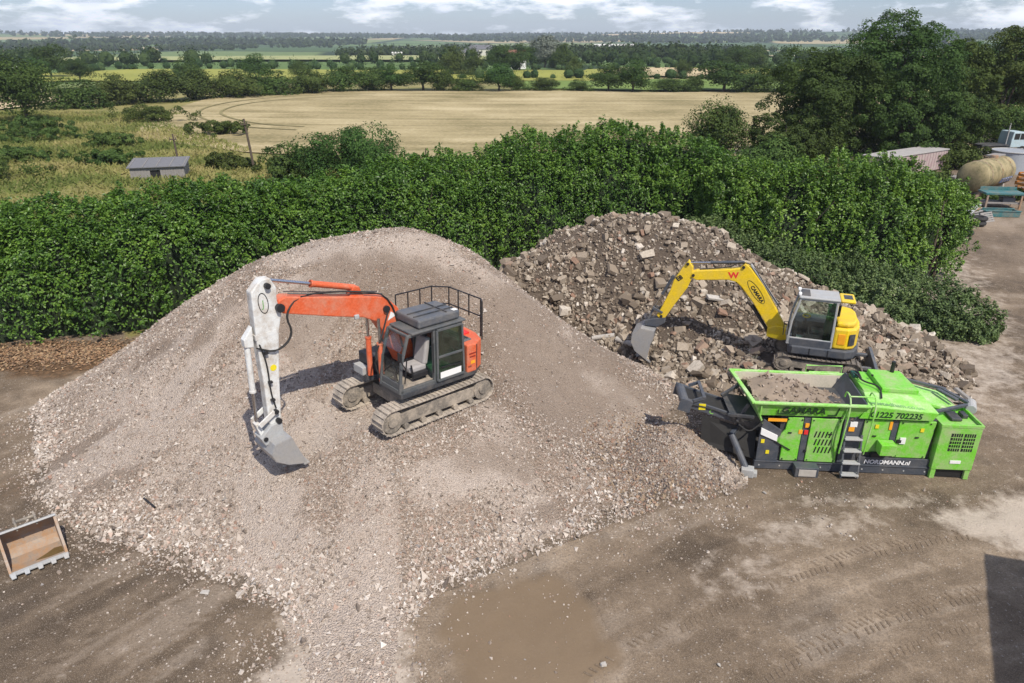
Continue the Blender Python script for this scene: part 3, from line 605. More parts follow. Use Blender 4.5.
# stones that rolled out on to the yard
n = 90000; x = rng.uniform(-18, 16, n); y = rng.uniform(9.6, 22, n); hz = _gt(x, y)
band = np.exp(-np.clip(-hz, 0, 9) * 9.0) * (hz < .16) * 1.7 * (x < 8) + .0008 + .5 * np.exp(-((x - 6.8) ** 2 / 6 + (y - 15.6) ** 2 / .7)) * (fbm(x, y, 333) > .5) + .4 * np.exp(-((x + 3.6) ** 2 / 1.6 + (y - 11) ** 2 / 4)) + .25 * np.exp(-((x - 10) ** 2 / 8 + (y - 16.7) ** 2 / .3)) + .16 * np.exp(-((x - 1.2) ** 2 / .06 + (y - 13.0) ** 2 / 1.0))
keep = rng.random(n) < band * (.25 + 1.2 * (fbm(x * .8, y * .8, 341) > .48))
kx, ky = x[keep], y[keep]; sz = np.minimum(rng.lognormal(math.log(.020), .45, len(kx)), .07)
tag(obj('scattered_stones', stones('scattered_stones', np.column_stack([kx, ky, ground_z(kx, ky) + sz * .15]), sz, rng), M['chips']), kind='stuff')
# angular rubble blocks: the largest as single stones, the rest as one mass
def hull(seed, npts=11):
    """a broken block: a skewed box with knocked-off corners"""
    r_ = random.Random(seed); bm = bmesh.new(); ax = (r_.uniform(.75, 1.15) * .5, r_.uniform(.6, .95) * .5, r_.uniform(.38, .75) * .5); sk = (r_.uniform(-.25, .25), r_.uniform(-.25, .25)); cut = r_.randrange(8)
    for k in range(8):
        sg = [1 if k >> i & 1 else -1 for i in range(3)]; p = [sg[i] * ax[i] * r_.uniform(.72, 1.08) for i in range(3)]; p[0] += sk[0] * p[2]; p[1] += sk[1] * p[2]
        if k == cut:
            for i in range(3): q = list(p); q[i] *= r_.uniform(.1, .5); bm.verts.new(q)
        else: bm.verts.new(p)
    bmesh.ops.convex_hull(bm, input=bm.verts[:]); bmesh.ops.delete(bm, geom=[v for v in bm.verts if not v.link_faces], context='VERTS')
    bmesh.ops.triangulate(bm, faces=bm.faces[:]); bmesh.ops.recalc_face_normals(bm, faces=bm.faces); bm.verts.ensure_lookup_table(); bm.verts.index_update()
    V = np.array([v.co[:] for v in bm.verts]); F = np.array([[v.index for v in f.verts] for f in bm.faces]); bm.free(); return V, F
def lump(seed):
    """a rounder broken stone"""
    r_ = random.Random(seed); bm = bmesh.new(); ax = (r_.uniform(.8, 1.1), r_.uniform(.65, .95), r_.uniform(.45, .8))
    for _ in range(13):
        d = Vector((r_.gauss(0, 1), r_.gauss(0, 1), r_.gauss(0, 1))).normalized() * .5 * r_.uniform(.85, 1.05); bm.verts.new((d.x * ax[0], d.y * ax[1], d.z * ax[2]))
    bmesh.ops.convex_hull(bm, input=bm.verts[:]); bmesh.ops.delete(bm, geom=[v for v in bm.verts if not v.link_faces], context='VERTS'); bmesh.ops.recalc_face_normals(bm, faces=bm.faces); bm.verts.ensure_lookup_table(); bm.verts.index_update()
    V = np.array([v.co[:] for v in bm.verts]); F = np.array([[v.index for v in f.verts] for f in bm.faces]); bm.free(); return V, F
HULLS = [hull(k) if k % 2 == 0 else lump(k) for k in range(16)]
n = 44000; x = rng.uniform(-3, 18.8, n); y = rng.uniform(22, 33, n); hz = rubble_z(x, y) - ground_z(x, y)
okk = (hz > -.02) & (rubble_z(x, y) > gravel_z(x, y) - .1)
clump = fbm(x * .45, y * .45, 401); keep = okk & (rng.random(n) < (.48 + .52 * sstep(.32, .52, clump)))
keep &= ~((np.abs(x - 11.2) < 1.75) & (np.abs(y - 23.7) < 1.35))
kx, ky = x[keep], y[keep]; sz = np.clip(rng.lognormal(math.log(.112), .50, len(kx)), .045, .50) * np.where(fbm(kx * .7, ky * .7, 421) > .55, 1.2, .95)
order = np.argsort(-sz / np.hypot(kx, ky)); kx, ky, sz = kx[order], ky[order], sz[order]; kz = surf(rubble_z, kx, ky)
HM = [np_mesh('stone', v, f) for v, f in HULLS]
for me in HM: me.materials.append(M['rubblestone'])
for k in range(300):
    o = obj('stone', HM[k % 16], None, rubble_pile, (kx[k], ky[k], kz[k] + sz[k] * .22)); s = sz[k] * 1.15
    o.scale = (s, s * random.uniform(.8, 1.1), s * random.uniform(.8, 1.1)); o.rotation_euler = (random.uniform(-.7, .7), random.uniform(-.7, .7), random.uniform(0, 6.3))
Vs, Fs, base = [], [], 0
rest = np.arange(300, len(kx))
for h in range(16):
    ids = rest[rest % 16 == h]; bv, bf = HULLS[h]; m_ = len(ids)
    V = bv[None] * sz[ids][:, None, None] * rng.uniform(.8, 1.2, (m_, 1, 3)); V = np.einsum('nij,nkj->nki', rand_rot(m_, rng), V) + np.column_stack([kx[ids], ky[ids], kz[ids] + sz[ids] * .15])[:, None]
    Vs.append(V.reshape(-1, 3)); Fs.append((bf[None] + (np.arange(m_) * len(bv))[:, None, None]).reshape(-1, 3) + base); base += m_ * len(bv)
tag(obj('smaller_stones', np_mesh('smaller_stones', np.concatenate(Vs), np.concatenate(Fs)), M['rubblestone'], rubble_pile), kind='stuff')

# brown leaves drifted along the foot of the hedge
n = 9000; x = rng.uniform(-27, -15, n); y = 26.4 + .1 * (x + 21) + rng.normal(0, .8, n); keep = rng.random(n) < np.exp(-((y - 26.6) / 1.6) ** 2); x, y = x[keep], y[keep]; m_ = len(x)
a = rng.uniform(0, 6.3, m_); L = rng.uniform(.04, .09, m_); z = np.maximum(ground_z(x, y), gravel_z(x, y)) + .02; tz = rng.normal(0, .02, (m_, 4))
V = np.stack([np.stack([x + L * np.cos(a + q * math.pi / 2) * (1 if q % 2 else .6), y + L * np.sin(a + q * math.pi / 2) * (1 if q % 2 else .6), z + .02 + tz[:, q]], 1) for q in range(4)], 1).reshape(-1, 3)
tag(obj('fallen_leaves', np_mesh('fallen_leaves', V, np.arange(m_ * 4).reshape(-1, 4)), stone_mat('dry_leaves', [(0, (.07, .045, .025)), (.4, (.22, .11, .045)), (.7, (.33, .18, .08)), (1, (.42, .30, .16))], objrand=False)), kind='stuff')

# lug marks pressed by tyres into the soft yard
def tyre_track(r0, a0, a1, seed):
    rg = np.random.default_rng(seed); V, F = [], []; step = .155
    for k in range(int(abs(a1 - a0) * r0 / step)):
        a = a0 + k * step / r0
        for s_ in (-1, 1):
            if vnoise(np.array([k * .09]), np.array([seed + s_ * 3.3]), 77)[0] < .56 or rg.random() < .25: continue
            rm = r0 + s_ * .12; ca = a + (.05 / r0) * s_; pts = []
            for dr, da in ((-.10, -.028), (-.10, .028), (.10, .028 + .07 * s_), (.10, -.028 + .07 * s_)):
                rr = rm + dr; aa = ca + da / r0; pts.append((16 + rr * math.cos(aa), -8 + rr * math.sin(aa)))
            b = len(V); P_ = np.array(pts); z_ = ground_z(P_[:, 0], P_[:, 1])
            V += [(p[0], p[1], z - .02) for p, z in zip(pts, z_)] + [(p[0] * .96 + P_[:, 0].mean() * .04, p[1] * .96 + P_[:, 1].mean() * .04, z + .009) for p, z in zip(pts, z_)]
            F += [(b + 4, b + 5, b + 6, b + 7), (b, b + 1, b + 5, b + 4), (b + 1, b + 2, b + 6, b + 5), (b + 2, b + 3, b + 7, b + 6), (b + 3, b, b + 4, b + 7)]
    return V, F
V, F = [], []
for r0, a0, a1, sd in ((21.6, 1.80, 2.6, 1), (23.5, 1.75, 2.45, 2), (19.7, 1.75, 2.35, 5), (20.9, 1.70, 2.2, 8), (29.8, 2.25, 2.75, 6), (31.6, 2.25, 2.7, 7)):
    v, f = tyre_track(r0, a0, a1, sd); b = len(V); V += v; F += [tuple(i + b for i in q) for q in f]
tag(obj('tyre_marks', np_mesh('tyre_marks', V, F), ground_material()), kind='structure')
_tm = bpy.data.objects['tyre_marks'].data; _k = len(_tm.vertices)
for nm_, col_ in (('zone', (0, 0, 0, 0)), ('tone', (.5, .5, 0, 1))): _tm.color_attributes.new(nm_, 'FLOAT_COLOR', 'POINT').data.foreach_set('color', np.tile(np.array(col_, np.float32), _k))

# ================================================================== VEGETATION
M['laurel'] = foliage('laurel_leaves', [(.05, (.030, .088, .014)), (.35, (.070, .172, .023)), (.62, (.120, .262, .034)), (.85, (.185, .35, .047)), (1, (.27, .43, .07))], .42, .32, .45)
M['sunnylaurel'] = foliage('young_laurel_leaves', [(.05, (.036, .086, .013)), (.35, (.086, .178, .023)), (.62, (.145, .265, .033)), (.85, (.22, .36, .048)), (1, (.31, .45, .075))], .42, .28)
M['bramble'] = foliage('bramble_leaves', [(.05, (.036, .064, .020)), (.4, (.082, .138, .038)), (.72, (.145, .215, .064)), (.9, (.20, .265, .09)), (1, (.44, .45, .34))], .6, .2)
M['darkleaf'] = foliage('dark_tree_leaves', [(.05, (.026, .052, .012)), (.4, (.046, .088, .018)), (.7, (.068, .122, .025)), (1, (.096, .158, .038))], .65, .32, .2)
M['midleaf'] = foliage('tree_leaves', [(.05, (.026, .048, .010)), (.4, (.050, .085, .017)), (.7, (.080, .125, .026)), (1, (.125, .172, .042))], .65, .25, .2)
M['oliveleaf'] = foliage('olive_leaves', [(.05, (.034, .055, .012)), (.4, (.064, .096, .019)), (.7, (.094, .132, .028)), (1, (.135, .175, .045))], .65, .25, .2)
M['paleleaf'] = foliage('silvery_leaves', [(.05, (.08, .10, .075)), (.5, (.17, .20, .15)), (1, (.30, .33, .26))], .6, .2)
M['farleaf'] = foliage('far_wood_leaves', [(.05, (.018, .036, .012)), (.5, (.036, .062, .020)), (1, (.070, .100, .034))], .8, .1, .1)
M['grassblade'] = foliage('long_grass', [(.05, (.10, .135, .034)), (.32, (.155, .185, .050)), (.55, (.235, .235, .075)), (.8, (.33, .29, .120)), (1, (.40, .33, .16))], .8, .35, .1, .75, .09)
M['core'] = plain('dark_hedge_core', (.014, .026, .008), .9, 0, .4, 4, .5)  # darker than any leaf, so the gaps between leaves read as shade

def unit(v): return v / np.maximum(np.linalg.norm(v, axis=-1, keepdims=True), 1e-9)
def leaf_quads(P, N, L, W, rng, tilt=.75, fold=.18, up=.25):
    n = len(P); nr = unit(N + rng.normal(0, tilt, (n, 3)) + np.array([0, 0, up]))
    t = unit(np.cross(nr, rng.normal(size=(n, 3)))); s = np.cross(nr, t); L = (L * rng.uniform(.65, 1.3, n))[:, None]; W = (W * rng.uniform(.7, 1.25, n))[:, None]
    V = np.stack([P - t * L / 2, P + s * W / 2 + nr * W * fold, P + t * L / 2, P - s * W / 2 + nr * W * fold], 1)
    return V.reshape(-1, 3), np.arange(n * 4).reshape(-1, 4)
def hedge(name, label, cat, spine, nleaf, L, W, mat, seed, amp=.55, shoots=300, stems=26, th=(0.0, .82), flat=.62, group=None):
    rng = np.random.default_rng(seed); S = np.array(spine, float); d = np.r_[0, np.cumsum(np.linalg.norm(np.diff(S[:, :2], axis=0), axis=1))]
    def at(s): return [np.interp(s, d, S[:, k]) for k in range(4)]
    def point(s, t, off):
        """s along the hedge, t 0 at the front foot, .5 on top, 1 at the back foot"""
        x, y, h, w = at(s); e = .15; x2, y2, _, _ = at(s + e); x1, y1, _, _ = at(s - e); tx, ty = x2 - x1, y2 - y1; ln = np.hypot(tx, ty) + 1e-9; nx, ny = ty / ln, -tx / ln
        # rounded ends
        endf = np.clip(np.minimum(s, d[-1] - s) / 2.2, 0, 1); endf = np.sqrt(1 - (1 - endf) ** 2); w = w * (.25 + .75 * endf); h = h * (.62 + .38 * endf) * (.93 + .16 * fbm(s * .28 + seed * 3.1, 0 * s, seed + 5, 3))
        a = t * math.pi; ca, sa = np.cos(a), np.sin(a); cu = np.sign(ca) * np.abs(ca) ** flat; cz = np.abs(sa) ** flat
        N = unit(np.stack([nx * ca, ny * ca, sa], -1)); g = ground_z(x, y)
        nz = fbm(s * .55 + seed, a * 2.1, seed + 1, 3) - .5; nz2 = fbm(s * 1.7, a * 5.5 + seed, seed + 2, 3) - .5
        o = off + amp * 1.7 * nz + amp * 1.25 * nz2
        P = np.stack([x + nx * w * cu, y + ny * w * cu, g + h * cz], -1) + N * np.asarray(o)[..., None]
        return P, N
    root = thing(name, label, cat, (S[0, 0], S[0, 1], 0), 0, group); O = np.array([S[0, 0], S[0, 1], 0])
    s = rng.uniform(0, d[-1], nleaf); t = rng.uniform(th[0], th[1], nleaf)
    loose = int(nleaf * .42); P, N = point(s[:loose], t[:loose], -.05 - rng.exponential(.22, loose))
    # leafy shoot heads standing proud of the face, with dark hollows between them
    per = 26; nc = (nleaf - loose) // per; cs, ct = s[loose:loose + nc], t[loose:loose + nc]; tuft = rng.uniform(.34, .62, nc)
    Pc, Nc = point(cs, ct, rng.uniform(-.22, .22, nc) * (amp / .6)); ax = unit(Nc * .8 + np.array([0, 0, .75]) + rng.normal(0, .28, (nc, 3)))
    f = rng.random((nc, per)) ** .8; sd = rng.normal(0, 1, (nc, per, 3)); sd = unit(sd - (sd * ax[:, None]).sum(-1, keepdims=True) * ax[:, None])
    Pt = Pc[:, None] + ax[:, None] * ((f - .55) * tuft[:, None])[..., None] + sd * (.30 * tuft[:, None] * (1.05 - .65 * f) * rng.uniform(.35, 1.1, (nc, per)))[..., None]
    Nt = unit(ax[:, None] * 1.0 + sd * .55 + 0 * Pt)
    P = np.concatenate([P, Pt.reshape(-1, 3)]); N = np.concatenate([N, Nt.reshape(-1, 3)])
    V1, F1 = leaf_quads(P, N, L, W, rng, .42)
    # upright shoots breaking the outline
    ns = shoots; ss = np.repeat(rng.uniform(0, d[-1], ns), 22); tt = np.repeat(rng.uniform(.12, .62, ns), 22); hh = np.tile(np.linspace(0, 1, 22), ns) * np.repeat(rng.uniform(.10, .42, ns), 22)
    P2, N2 = point(ss, tt, 0 * ss); lean = np.repeat(rng.normal(0, .22, (ns, 3)), 22, 0); P2 = P2 + (unit(N2 * .35 + np.array([0, 0, 1.0]) + lean)) * hh[:, None] + rng.normal(0, .05, P2.shape)
    V2, F2 = leaf_quads(P2, unit(np.array([0, 0, 1.0]) + rng.normal(0, .8, P2.shape)), L, W, rng)
    V = np.concatenate([V1, V2]) - O; F = np.concatenate([F1, F2 + len(V1)])
    V[:, 2] = np.maximum(V[:, 2], .03)
    obj('foliage', np_mesh('foliage', V, F), M[mat], root)
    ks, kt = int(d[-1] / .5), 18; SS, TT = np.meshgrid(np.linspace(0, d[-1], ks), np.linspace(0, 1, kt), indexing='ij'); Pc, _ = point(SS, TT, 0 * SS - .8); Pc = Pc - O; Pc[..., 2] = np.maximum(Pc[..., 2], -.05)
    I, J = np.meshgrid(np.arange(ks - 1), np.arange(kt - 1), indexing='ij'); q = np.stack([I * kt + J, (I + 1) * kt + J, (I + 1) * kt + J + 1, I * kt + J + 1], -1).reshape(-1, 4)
    obj('dark_inner_core', np_mesh('dark_inner_core', Pc.reshape(-1, 3), q, True), M['core'], root)  # closed dark hull standing in for inner branches and the shade among them
    mb = MB()
    for k in range(stems):
        sk = rng.uniform(1.8, d[-1] - 1.8); x, y, h, w = at(sk); bx, by = x + rng.uniform(-.6, .6) - O[0], y + rng.uniform(-w, 0) * .7 - O[1]
        mb.tube([(bx, by, -.1), (bx + rng.normal(0, .2), by + rng.normal(0, .2), h * .45), (bx + rng.normal(0, .5), by + rng.normal(0, .5), h * .85)], [.09, .06, .02], 6)
    tag(mb.build('stems', 'bark', root), kind='stuff')
    return root
hedge('laurel_hedge', 'long tall dark green laurel hedge behind the two heaps', 'hedge',
      [(-36, 27.3, 5.4, 1.7), (-22, 29.0, 5.5, 1.8), (-15, 30.6, 5.6, 1.8), (-8, 34.2, 5.9, 2.0), (-1.5, 38.8, 6.5, 2.1), (4, 41.3, 6.9, 2.2), (8.5, 41.8, 6.7, 2.2), (13.0, 40.0, 5.7, 2.2)], 185000, .160, .088, 'laurel', 21, shoots=900, amp=.62)
hedge('laurel_hedge', 'bright yellow-green laurel hedge beside the lane at the right', 'hedge',
      [(10.4, 39.4, 6.2, 1.8), (14.5, 36.4, 5.7, 2.3), (18, 36.0, 5.7, 2.5), (21.0, 36.4, 5.4, 2.3), (23.8, 38.8, 5.0, 1.8)], 84000, .160, .09, 'sunnylaurel', 22, shoots=520, amp=.95)
hedge('bramble_thicket', 'low straggling bramble bank below the bright hedge', 'bramble',
      [(8.8, 37.6, 3.6, 1.4), (12, 34.6, 2.6, 2.0), (15.5, 32.5, 2.2, 2.6), (18.6, 30.8, 1.9, 2.6), (20.8, 28.0, 1.0, 1.5)], 52000, .13, .085, 'bramble', 23, amp=.6, shoots=260, flat=.85)

def tree_meshes(seed, h, rx, ry, lobes, nleaf, leaf, trunk=.3, base=.18, droop=0.0, spread=.28, limbs=6, dome=False):
    """crown of many leaf faces gathered in clumps over rounded lobes; tapered trunk with limbs that reach the lobes"""
    rng = np.random.default_rng(seed); zc = h * (base + (1 - base) * .5); hz = h * (1 - base) * .5
    if dome: zc = h * .36; hz = h * .66
    if nleaf < 15000: spread = .66
    C = []; 
    for k in range(lobes):
        a = 2.4 * k + rng.uniform(0, .8); f = math.sqrt((k + .5) / lobes); zz = rng.uniform(-.45 if dome else -.75, .85)
        wd = math.sqrt(max(0.05, 1 - zz * zz)); C.append((rx * .66 * f * wd * math.cos(a) * 1.15, ry * .66 * f * wd * math.sin(a) * 1.15, zc + hz * .66 * zz, rng.uniform(.36, .54)))
    C.append((rng.normal(0, rx * .1), rng.normal(0, ry * .1), zc + hz * .58, .40)); C = np.array(C)
    ncl = max(12, nleaf // (120 if nleaf >= 15000 else 75)); li = rng.integers(0, len(C), ncl); dr = unit(rng.normal(size=(ncl, 3)) + np.array([0, 0, .25])); rr = rng.uniform(.72, 1.08, ncl)
    cc = C[li, :3] + dr * rr[:, None] * (C[li, 3:4] * np.array([[rx, ry, hz]]))
    k = rng.integers(0, ncl, nleaf); rc = (spread * .62 * min(rx, ry, hz) * rng.uniform(.7, 1.35, ncl))[k]
    ld = unit(rng.normal(size=(nleaf, 3)) + dr[k] * .55 + np.array([0, 0, .35])); P = cc[k] + ld * (rc * (.55 + .5 * rng.random(nleaf)))[:, None] * np.array([1, 1, .72]); P[:, 2] = np.maximum(P[:, 2] - droop * rng.random(nleaf), h * base * .35 + .05)
    N = unit(ld * 1.1 + unit(cc[k] - C[li[k], :3]) * .6 + unit(P - np.array([0, 0, zc - hz * .3])) * .3)
    V, F = leaf_quads(P, N, leaf, leaf * .72, rng, .34); crown = np_mesh('crown', V, F)
    mb = MB(); th = h * (base + .25); mb.tube([(0, 0, -.4), (rng.normal(0, .1), rng.normal(0, .1), th * .5), (rng.normal(0, .2), rng.normal(0, .2), th), (0, 0, h * .8)], [trunk, trunk * .8, trunk * .55, trunk * .15], 7)
    for q in range(min(limbs, len(C))):
        c = C[q]; mb.tube([(0, 0, th * rng.uniform(.5, .9)), (c[0] * .5, c[1] * .5, (th + c[2]) * .5), (c[0], c[1], c[2])], [trunk * .45, trunk * .3, trunk * .08], 6)
    me = bpy.data.meshes.new('trunk'); me.from_pydata(mb.v, [], mb.f); me.materials.append(M['bark'])
    return crown, me
def plant(name, label, cat, meshes, mat, x, y, scale=(1, 1, 1), rz=0, group=None):
    t = thing(name, label, cat, (x, y, float(ground_z(x, y)) - .05), rz, group); t.scale = scale
    c, tr = meshes
    if not c.materials: c.materials.append(M[mat])
    obj('crown', c, None, t)
    if tr is not None: obj('trunk', tr, None, t)
    return t
# trees over the lane at the right
big = [('tall_tree', 'tallest broad dark tree rising above the lane at the right', 501, 15.0, 7.0, 5.8, 16, 36000, .27, 'darkleaf', 44.5, 88, .45),
       ('broad_tree', 'wide dark rounded tree behind the pinkish trailer', 502, 10.6, 7.0, 5.8, 15, 36000, .26, 'darkleaf', 32.5, 78, .35),
       ('broad_tree', 'dark tree crown between the tallest tree and the trailer', 503, 9.6, 6.2, 5, 13, 28000, .26, 'darkleaf', 41.5, 78, .35),
       ('olive_tree', 'olive green tree at the right edge behind the parked truck', 504, 13.4, 7.0, 5.5, 14, 28000, .28, 'oliveleaf', 62.0, 94, .4),
       ('olive_tree', 'lower olive green tree right of the tallest tree', 505, 11.6, 6.0, 4.5, 13, 24000, .27, 'oliveleaf', 53.5, 91, .35),
       ('low_tree', 'small grey green tree left of the trailer roof', 506, 5.6, 4.2, 3.2, 10, 18000, .21, 'midleaf', 26.0, 70, .25),
       ('far_lane_tree', 'dark tree at the far right behind the olive trees', 507, 13.0, 7.5, 5.5, 13, 22000, .32, 'darkleaf', 74.0, 112, .4),
       ('low_tree', 'low dark shrubby tree right of the trailer end', 508, 6.8, 4.8, 3.4, 11, 20000, .22, 'midleaf', 48.0, 80, .25)]
for nm, lab, sd, h, rx, ry, lb, nl, lf, mt, x, y, tr in big:
    plant(nm, lab, 'tree', tree_meshes(sd, h, rx, ry, lb, nl, lf, tr, .03), mt, x, y)
UNDER = [(36.5, 82, 4.2, 4.4, 'shaded undergrowth behind the middle of the trailer'), (43.0, 84, 4.4, 4.6, 'shaded undergrowth below the tallest tree'), (29.5, 73.5, 3.6, 3.6, 'shrub at the foot of the wide dark tree'), (50.5, 86, 4.0, 4.2, 'shrub between the tallest tree and the truck'), (60.0, 90, 4.4, 5.0, 'shrub behind the parked truck'), (24.0, 66.5, 3.2, 3.0, 'dark shrub behind the left part of the bright hedge')]
for k, (x, y, h, w, lab) in enumerate(UNDER): plant('undergrowth_shrub', lab, 'bush', tree_meshes(580 + k, h, w, w * .7, 10, 8000, .26, .1, .02, limbs=3, dome=True), 'midleaf', x, y, group='shrubs under the lane trees')
plant('upright_bush', 'grey green rounded bush standing in front of the wheat field', 'bush', tree_meshes(531, 5.6, 3.4, 3.0, 12, 14000, .22, .12, .02, dome=True), 'midleaf', 20.0, 72)
plant('rounded_bush', 'dark rounded bush beside the tall leaning pole', 'bush', tree_meshes(532, 4.9, 4.2, 3.2, 10, 14000, .21, .15, .05), 'darkleaf', -13.4, 62)
plant('rounded_bush', 'green bush beyond the hedge left of the wheat', 'bush', tree_meshes(533, 3.6, 3.4, 2.6, 9, 6500, .24, .15, .05), 'midleaf', -18.6, 63)
plant('field_tree', 'lone dark green tree at the left edge above the rough grass', 'tree', tree_meshes(534, 8.6, 4.2, 3.8, 11, 9000, .36, .3, .12), 'midleaf', -72, 110)
plant('field_tree', 'squat dark bush at the foot of the lone left tree', 'bush', tree_meshes(535, 4.4, 5.0, 3.5, 9, 7000, .34, .2, .05), 'darkleaf', -76, 103)
rough = [(-50, 66, 2.4, 6.5, 'low dark bramble patch left of the timber shed'), (-38.5, 97, 1.7, 5, 'olive scrub clump beside the wheat field corner'), (-60, 92, 1.6, 8.5, 'flat green scrub band in the rough grass'), (-57, 62, 2.2, 7, 'dark scrub at the left edge behind the hedge'), (-55, 112, 2.2, 6.5, 'green scrub mound below the hedgerow end'),
         (-28.5, 72, 1.4, 2.8, 'nettles growing beside the timber shed'), (-20.5, 70, 1.5, 4, 'green weeds at the foot of the tall leaning pole'), (-41, 74, 1.5, 3.5, 'tall weeds behind the timber shed'), (-65, 100, 1.8, 6, 'brownish scrub clump beneath the lone left tree'), (-9, 68, 1.6, 5, 'weedy field edge right of the dark rounded bush'),
         (-68, 84, 2.0, 5, 'green shrub clump at the left frame edge in the grass'), (-47, 86, 1.5, 4, 'low olive shrub between the shed and the wheat corner'), (-52, 76, 1.3, 5, 'spreading green shrub left of the shed'), (-62, 74, 1.8, 4, 'rounded green shrub nearest the left frame edge'),
         (35.4, 60.5, 1.5, 2.2, 'weeds growing against the left end of the yellowed tank'), (32.4, 55.5, 1.3, 2.6, 'nettle clump between the bright hedge end and the teal implement'), (44.5, 72.5, 2.2, 3.4, 'bushy growth between the trailer end and the round tank'), (39.6, 57.2, .9, 1.6, 'weeds at the foot of the yellowed tank by the racks')]
for k, (x, y, h, w, lab) in enumerate(rough):
    plant('scrub_patch', lab, 'scrub', (tree_meshes(560 + k, h, w, w * .55, 10, 6000, .24, .08, .02, limbs=3, dome=True)), ['oliveleaf', 'oliveleaf', 'midleaf', 'midleaf', 'oliveleaf'][k % 5], x, y, group='scrub beyond the hedge')
# long dry grass between the hedge and the wheat
rng = np.random.default_rng(77); n = 160000; x = rng.uniform(-85, 24, n); y = rng.uniform(36, 125, n)
keep = (y > np.where(x < -14, 34 - (x + 14) * .05, 47)) & (y < np.where(x < -55, 125, np.where(x < -30, 84 + (-30 - x) * 1.2, 76))) & (np.abs(x) < y * .82) & (rng.random(n) < .45 + 1.1 * (fbm(x * .12, y * .12, 88) - .35)) & ~((np.abs(x + 34) < 2.8) & (np.abs(y - 68.5) < 2.2))
x, y = x[keep], y[keep]; n = len(x); hb = rng.uniform(.18, .48, n) * (.6 + .9 * fbm(x * .1, y * .1, 89)); g = ground_z(x, y); a = rng.uniform(0, math.pi, n); w = rng.uniform(.05, .13, n); ln = rng.normal(0, .28, (n, 2))
V = np.stack([np.stack([x - np.cos(a) * w, y - np.sin(a) * w, g], 1), np.stack([x + np.cos(a) * w, y + np.sin(a) * w, g], 1), np.stack([x + ln[:, 0] + np.cos(a) * w * .5, y + ln[:, 1] + np.sin(a) * w * .5, g + hb], 1), np.stack([x + ln[:, 0] - np.cos(a) * w * .5, y + ln[:, 1], g + hb * .9], 1)], 1).reshape(-1, 3)
tag(obj('long_grass', np_mesh('long_grass', V, np.arange(n * 4).reshape(-1, 4)), M['grassblade']), kind='stuff')

# hedgerow across the far side of the wheat and the field trees beyond it
PROTO = [(tree_meshes(600 + k, 6.0, 4.4, 3.6, 9, 6500, .36, .18, .03, limbs=3, dome=True), 'midleaf') for k in range(3)] + \
        [(tree_meshes(610 + k, 8.0, 3.9, 3.6, 9, 6500, .36, .25, .10, limbs=4), 'darkleaf') for k in range(3)] + [(tree_meshes(620, 8.0, 4.0, 3.6, 9, 6500, .36, .25, .12, limbs=4), 'paleleaf')] + \
        [(tree_meshes(630 + k, 5.0, 5.0, 3.6, 9, 6500, .36, .15, .02, limbs=3, dome=True), 'oliveleaf') for k in range(2)]
PH = [6] * 3 + [8] * 3 + [8] + [5] * 2; PW = [4.4] * 3 + [3.9] * 3 + [4.0] + [5.0] * 2
# x, y, height, width, kind, label
ROW = [(-78.5, 134, 5.0, 9, 0, 'hedgerow shrub at the left end of the wheat field hedgerow'), (-74, 141, 5.4, 9, 7, 'olive shrub second from the left end of the hedgerow'), (-69, 147, 5.6, 10, 1, 'shrub third from the left end of the hedgerow'),
       (-64, 153, 5.4, 9, 2, 'broad shrub fourth from the left end of the hedgerow'), (-58.5, 158, 5.4, 10, 7, 'olive shrub fifth from the left end of the hedgerow'), (-53, 164, 5.2, 9, 0, 'sixth shrub from the left end of the hedgerow'),
       (-46, 170, 5.0, 10, 8, 'olive shrub where the hedgerow meets the straight field edge'), (-39.5, 175, 5.2, 9.5, 1, 'shrub next right of the hedgerow corner'), (-33, 178, 5.0, 8, 2, 'dark shrub left of the round hedgerow bush'), (-28.5, 178, 5.6, 7, 3, 'upright round hedgerow bush left of centre'),
       (-21, 178, 6.3, 8.5, 4, 'large dark dome tree in the hedgerow left of centre'), (-16, 178, 4.2, 6, 1, 'small shrub right of the large dark dome tree'), (-10.5, 178, 3.8, 6.5, 0, 'low shrub near the middle of the hedgerow'), (-3.2, 178, 6.3, 7.5, 5, 'dark dome tree in the middle of the hedgerow'), (.8, 179, 3.4, 4.5, 1, 'low shrub against the middle dome tree'),
       (7.5, 179, 2.9, 6.5, 2, 'isolated low round bush right of the hedgerow middle'), (16, 179, 2.7, 5.5, 0, 'second isolated low round bush in the hedgerow'), (23.2, 180, 6.4, 7.5, 3, 'left half of the twin dark trees on the field edge'), (28.8, 180, 7.6, 7.5, 5, 'right taller half of the twin dark trees'), (38, 180, 3.0, 8.5, 1, 'long low hedge clump right of the twin trees'), (43.5, 181, 3.4, 5, 2, 'end of the low hedge clump before the big round trees'),
       (51, 181, 6.8, 11, 4, 'big round hedgerow tree right of the gap'), (59, 182, 5.8, 10, 0, 'bushy tree between the two big hedgerow trees'), (66.5, 181, 7.0, 11, 3, 'rightmost big hedgerow tree beside the lane trees'), (76, 180, 7.5, 11, 5, 'hedgerow tree half hidden behind the lane trees')]
for k, (x, y, h, w, kd, lab) in enumerate(ROW):
    ms, mt = PROTO[kd]; s = w / 2 / PW[kd] * 1.3
    plant('hedgerow_tree', lab, 'tree', ms, mt, x, y, (s, s * .9, h / PH[kd] * .92), k * 1.3, 'trees along the far hedgerow')
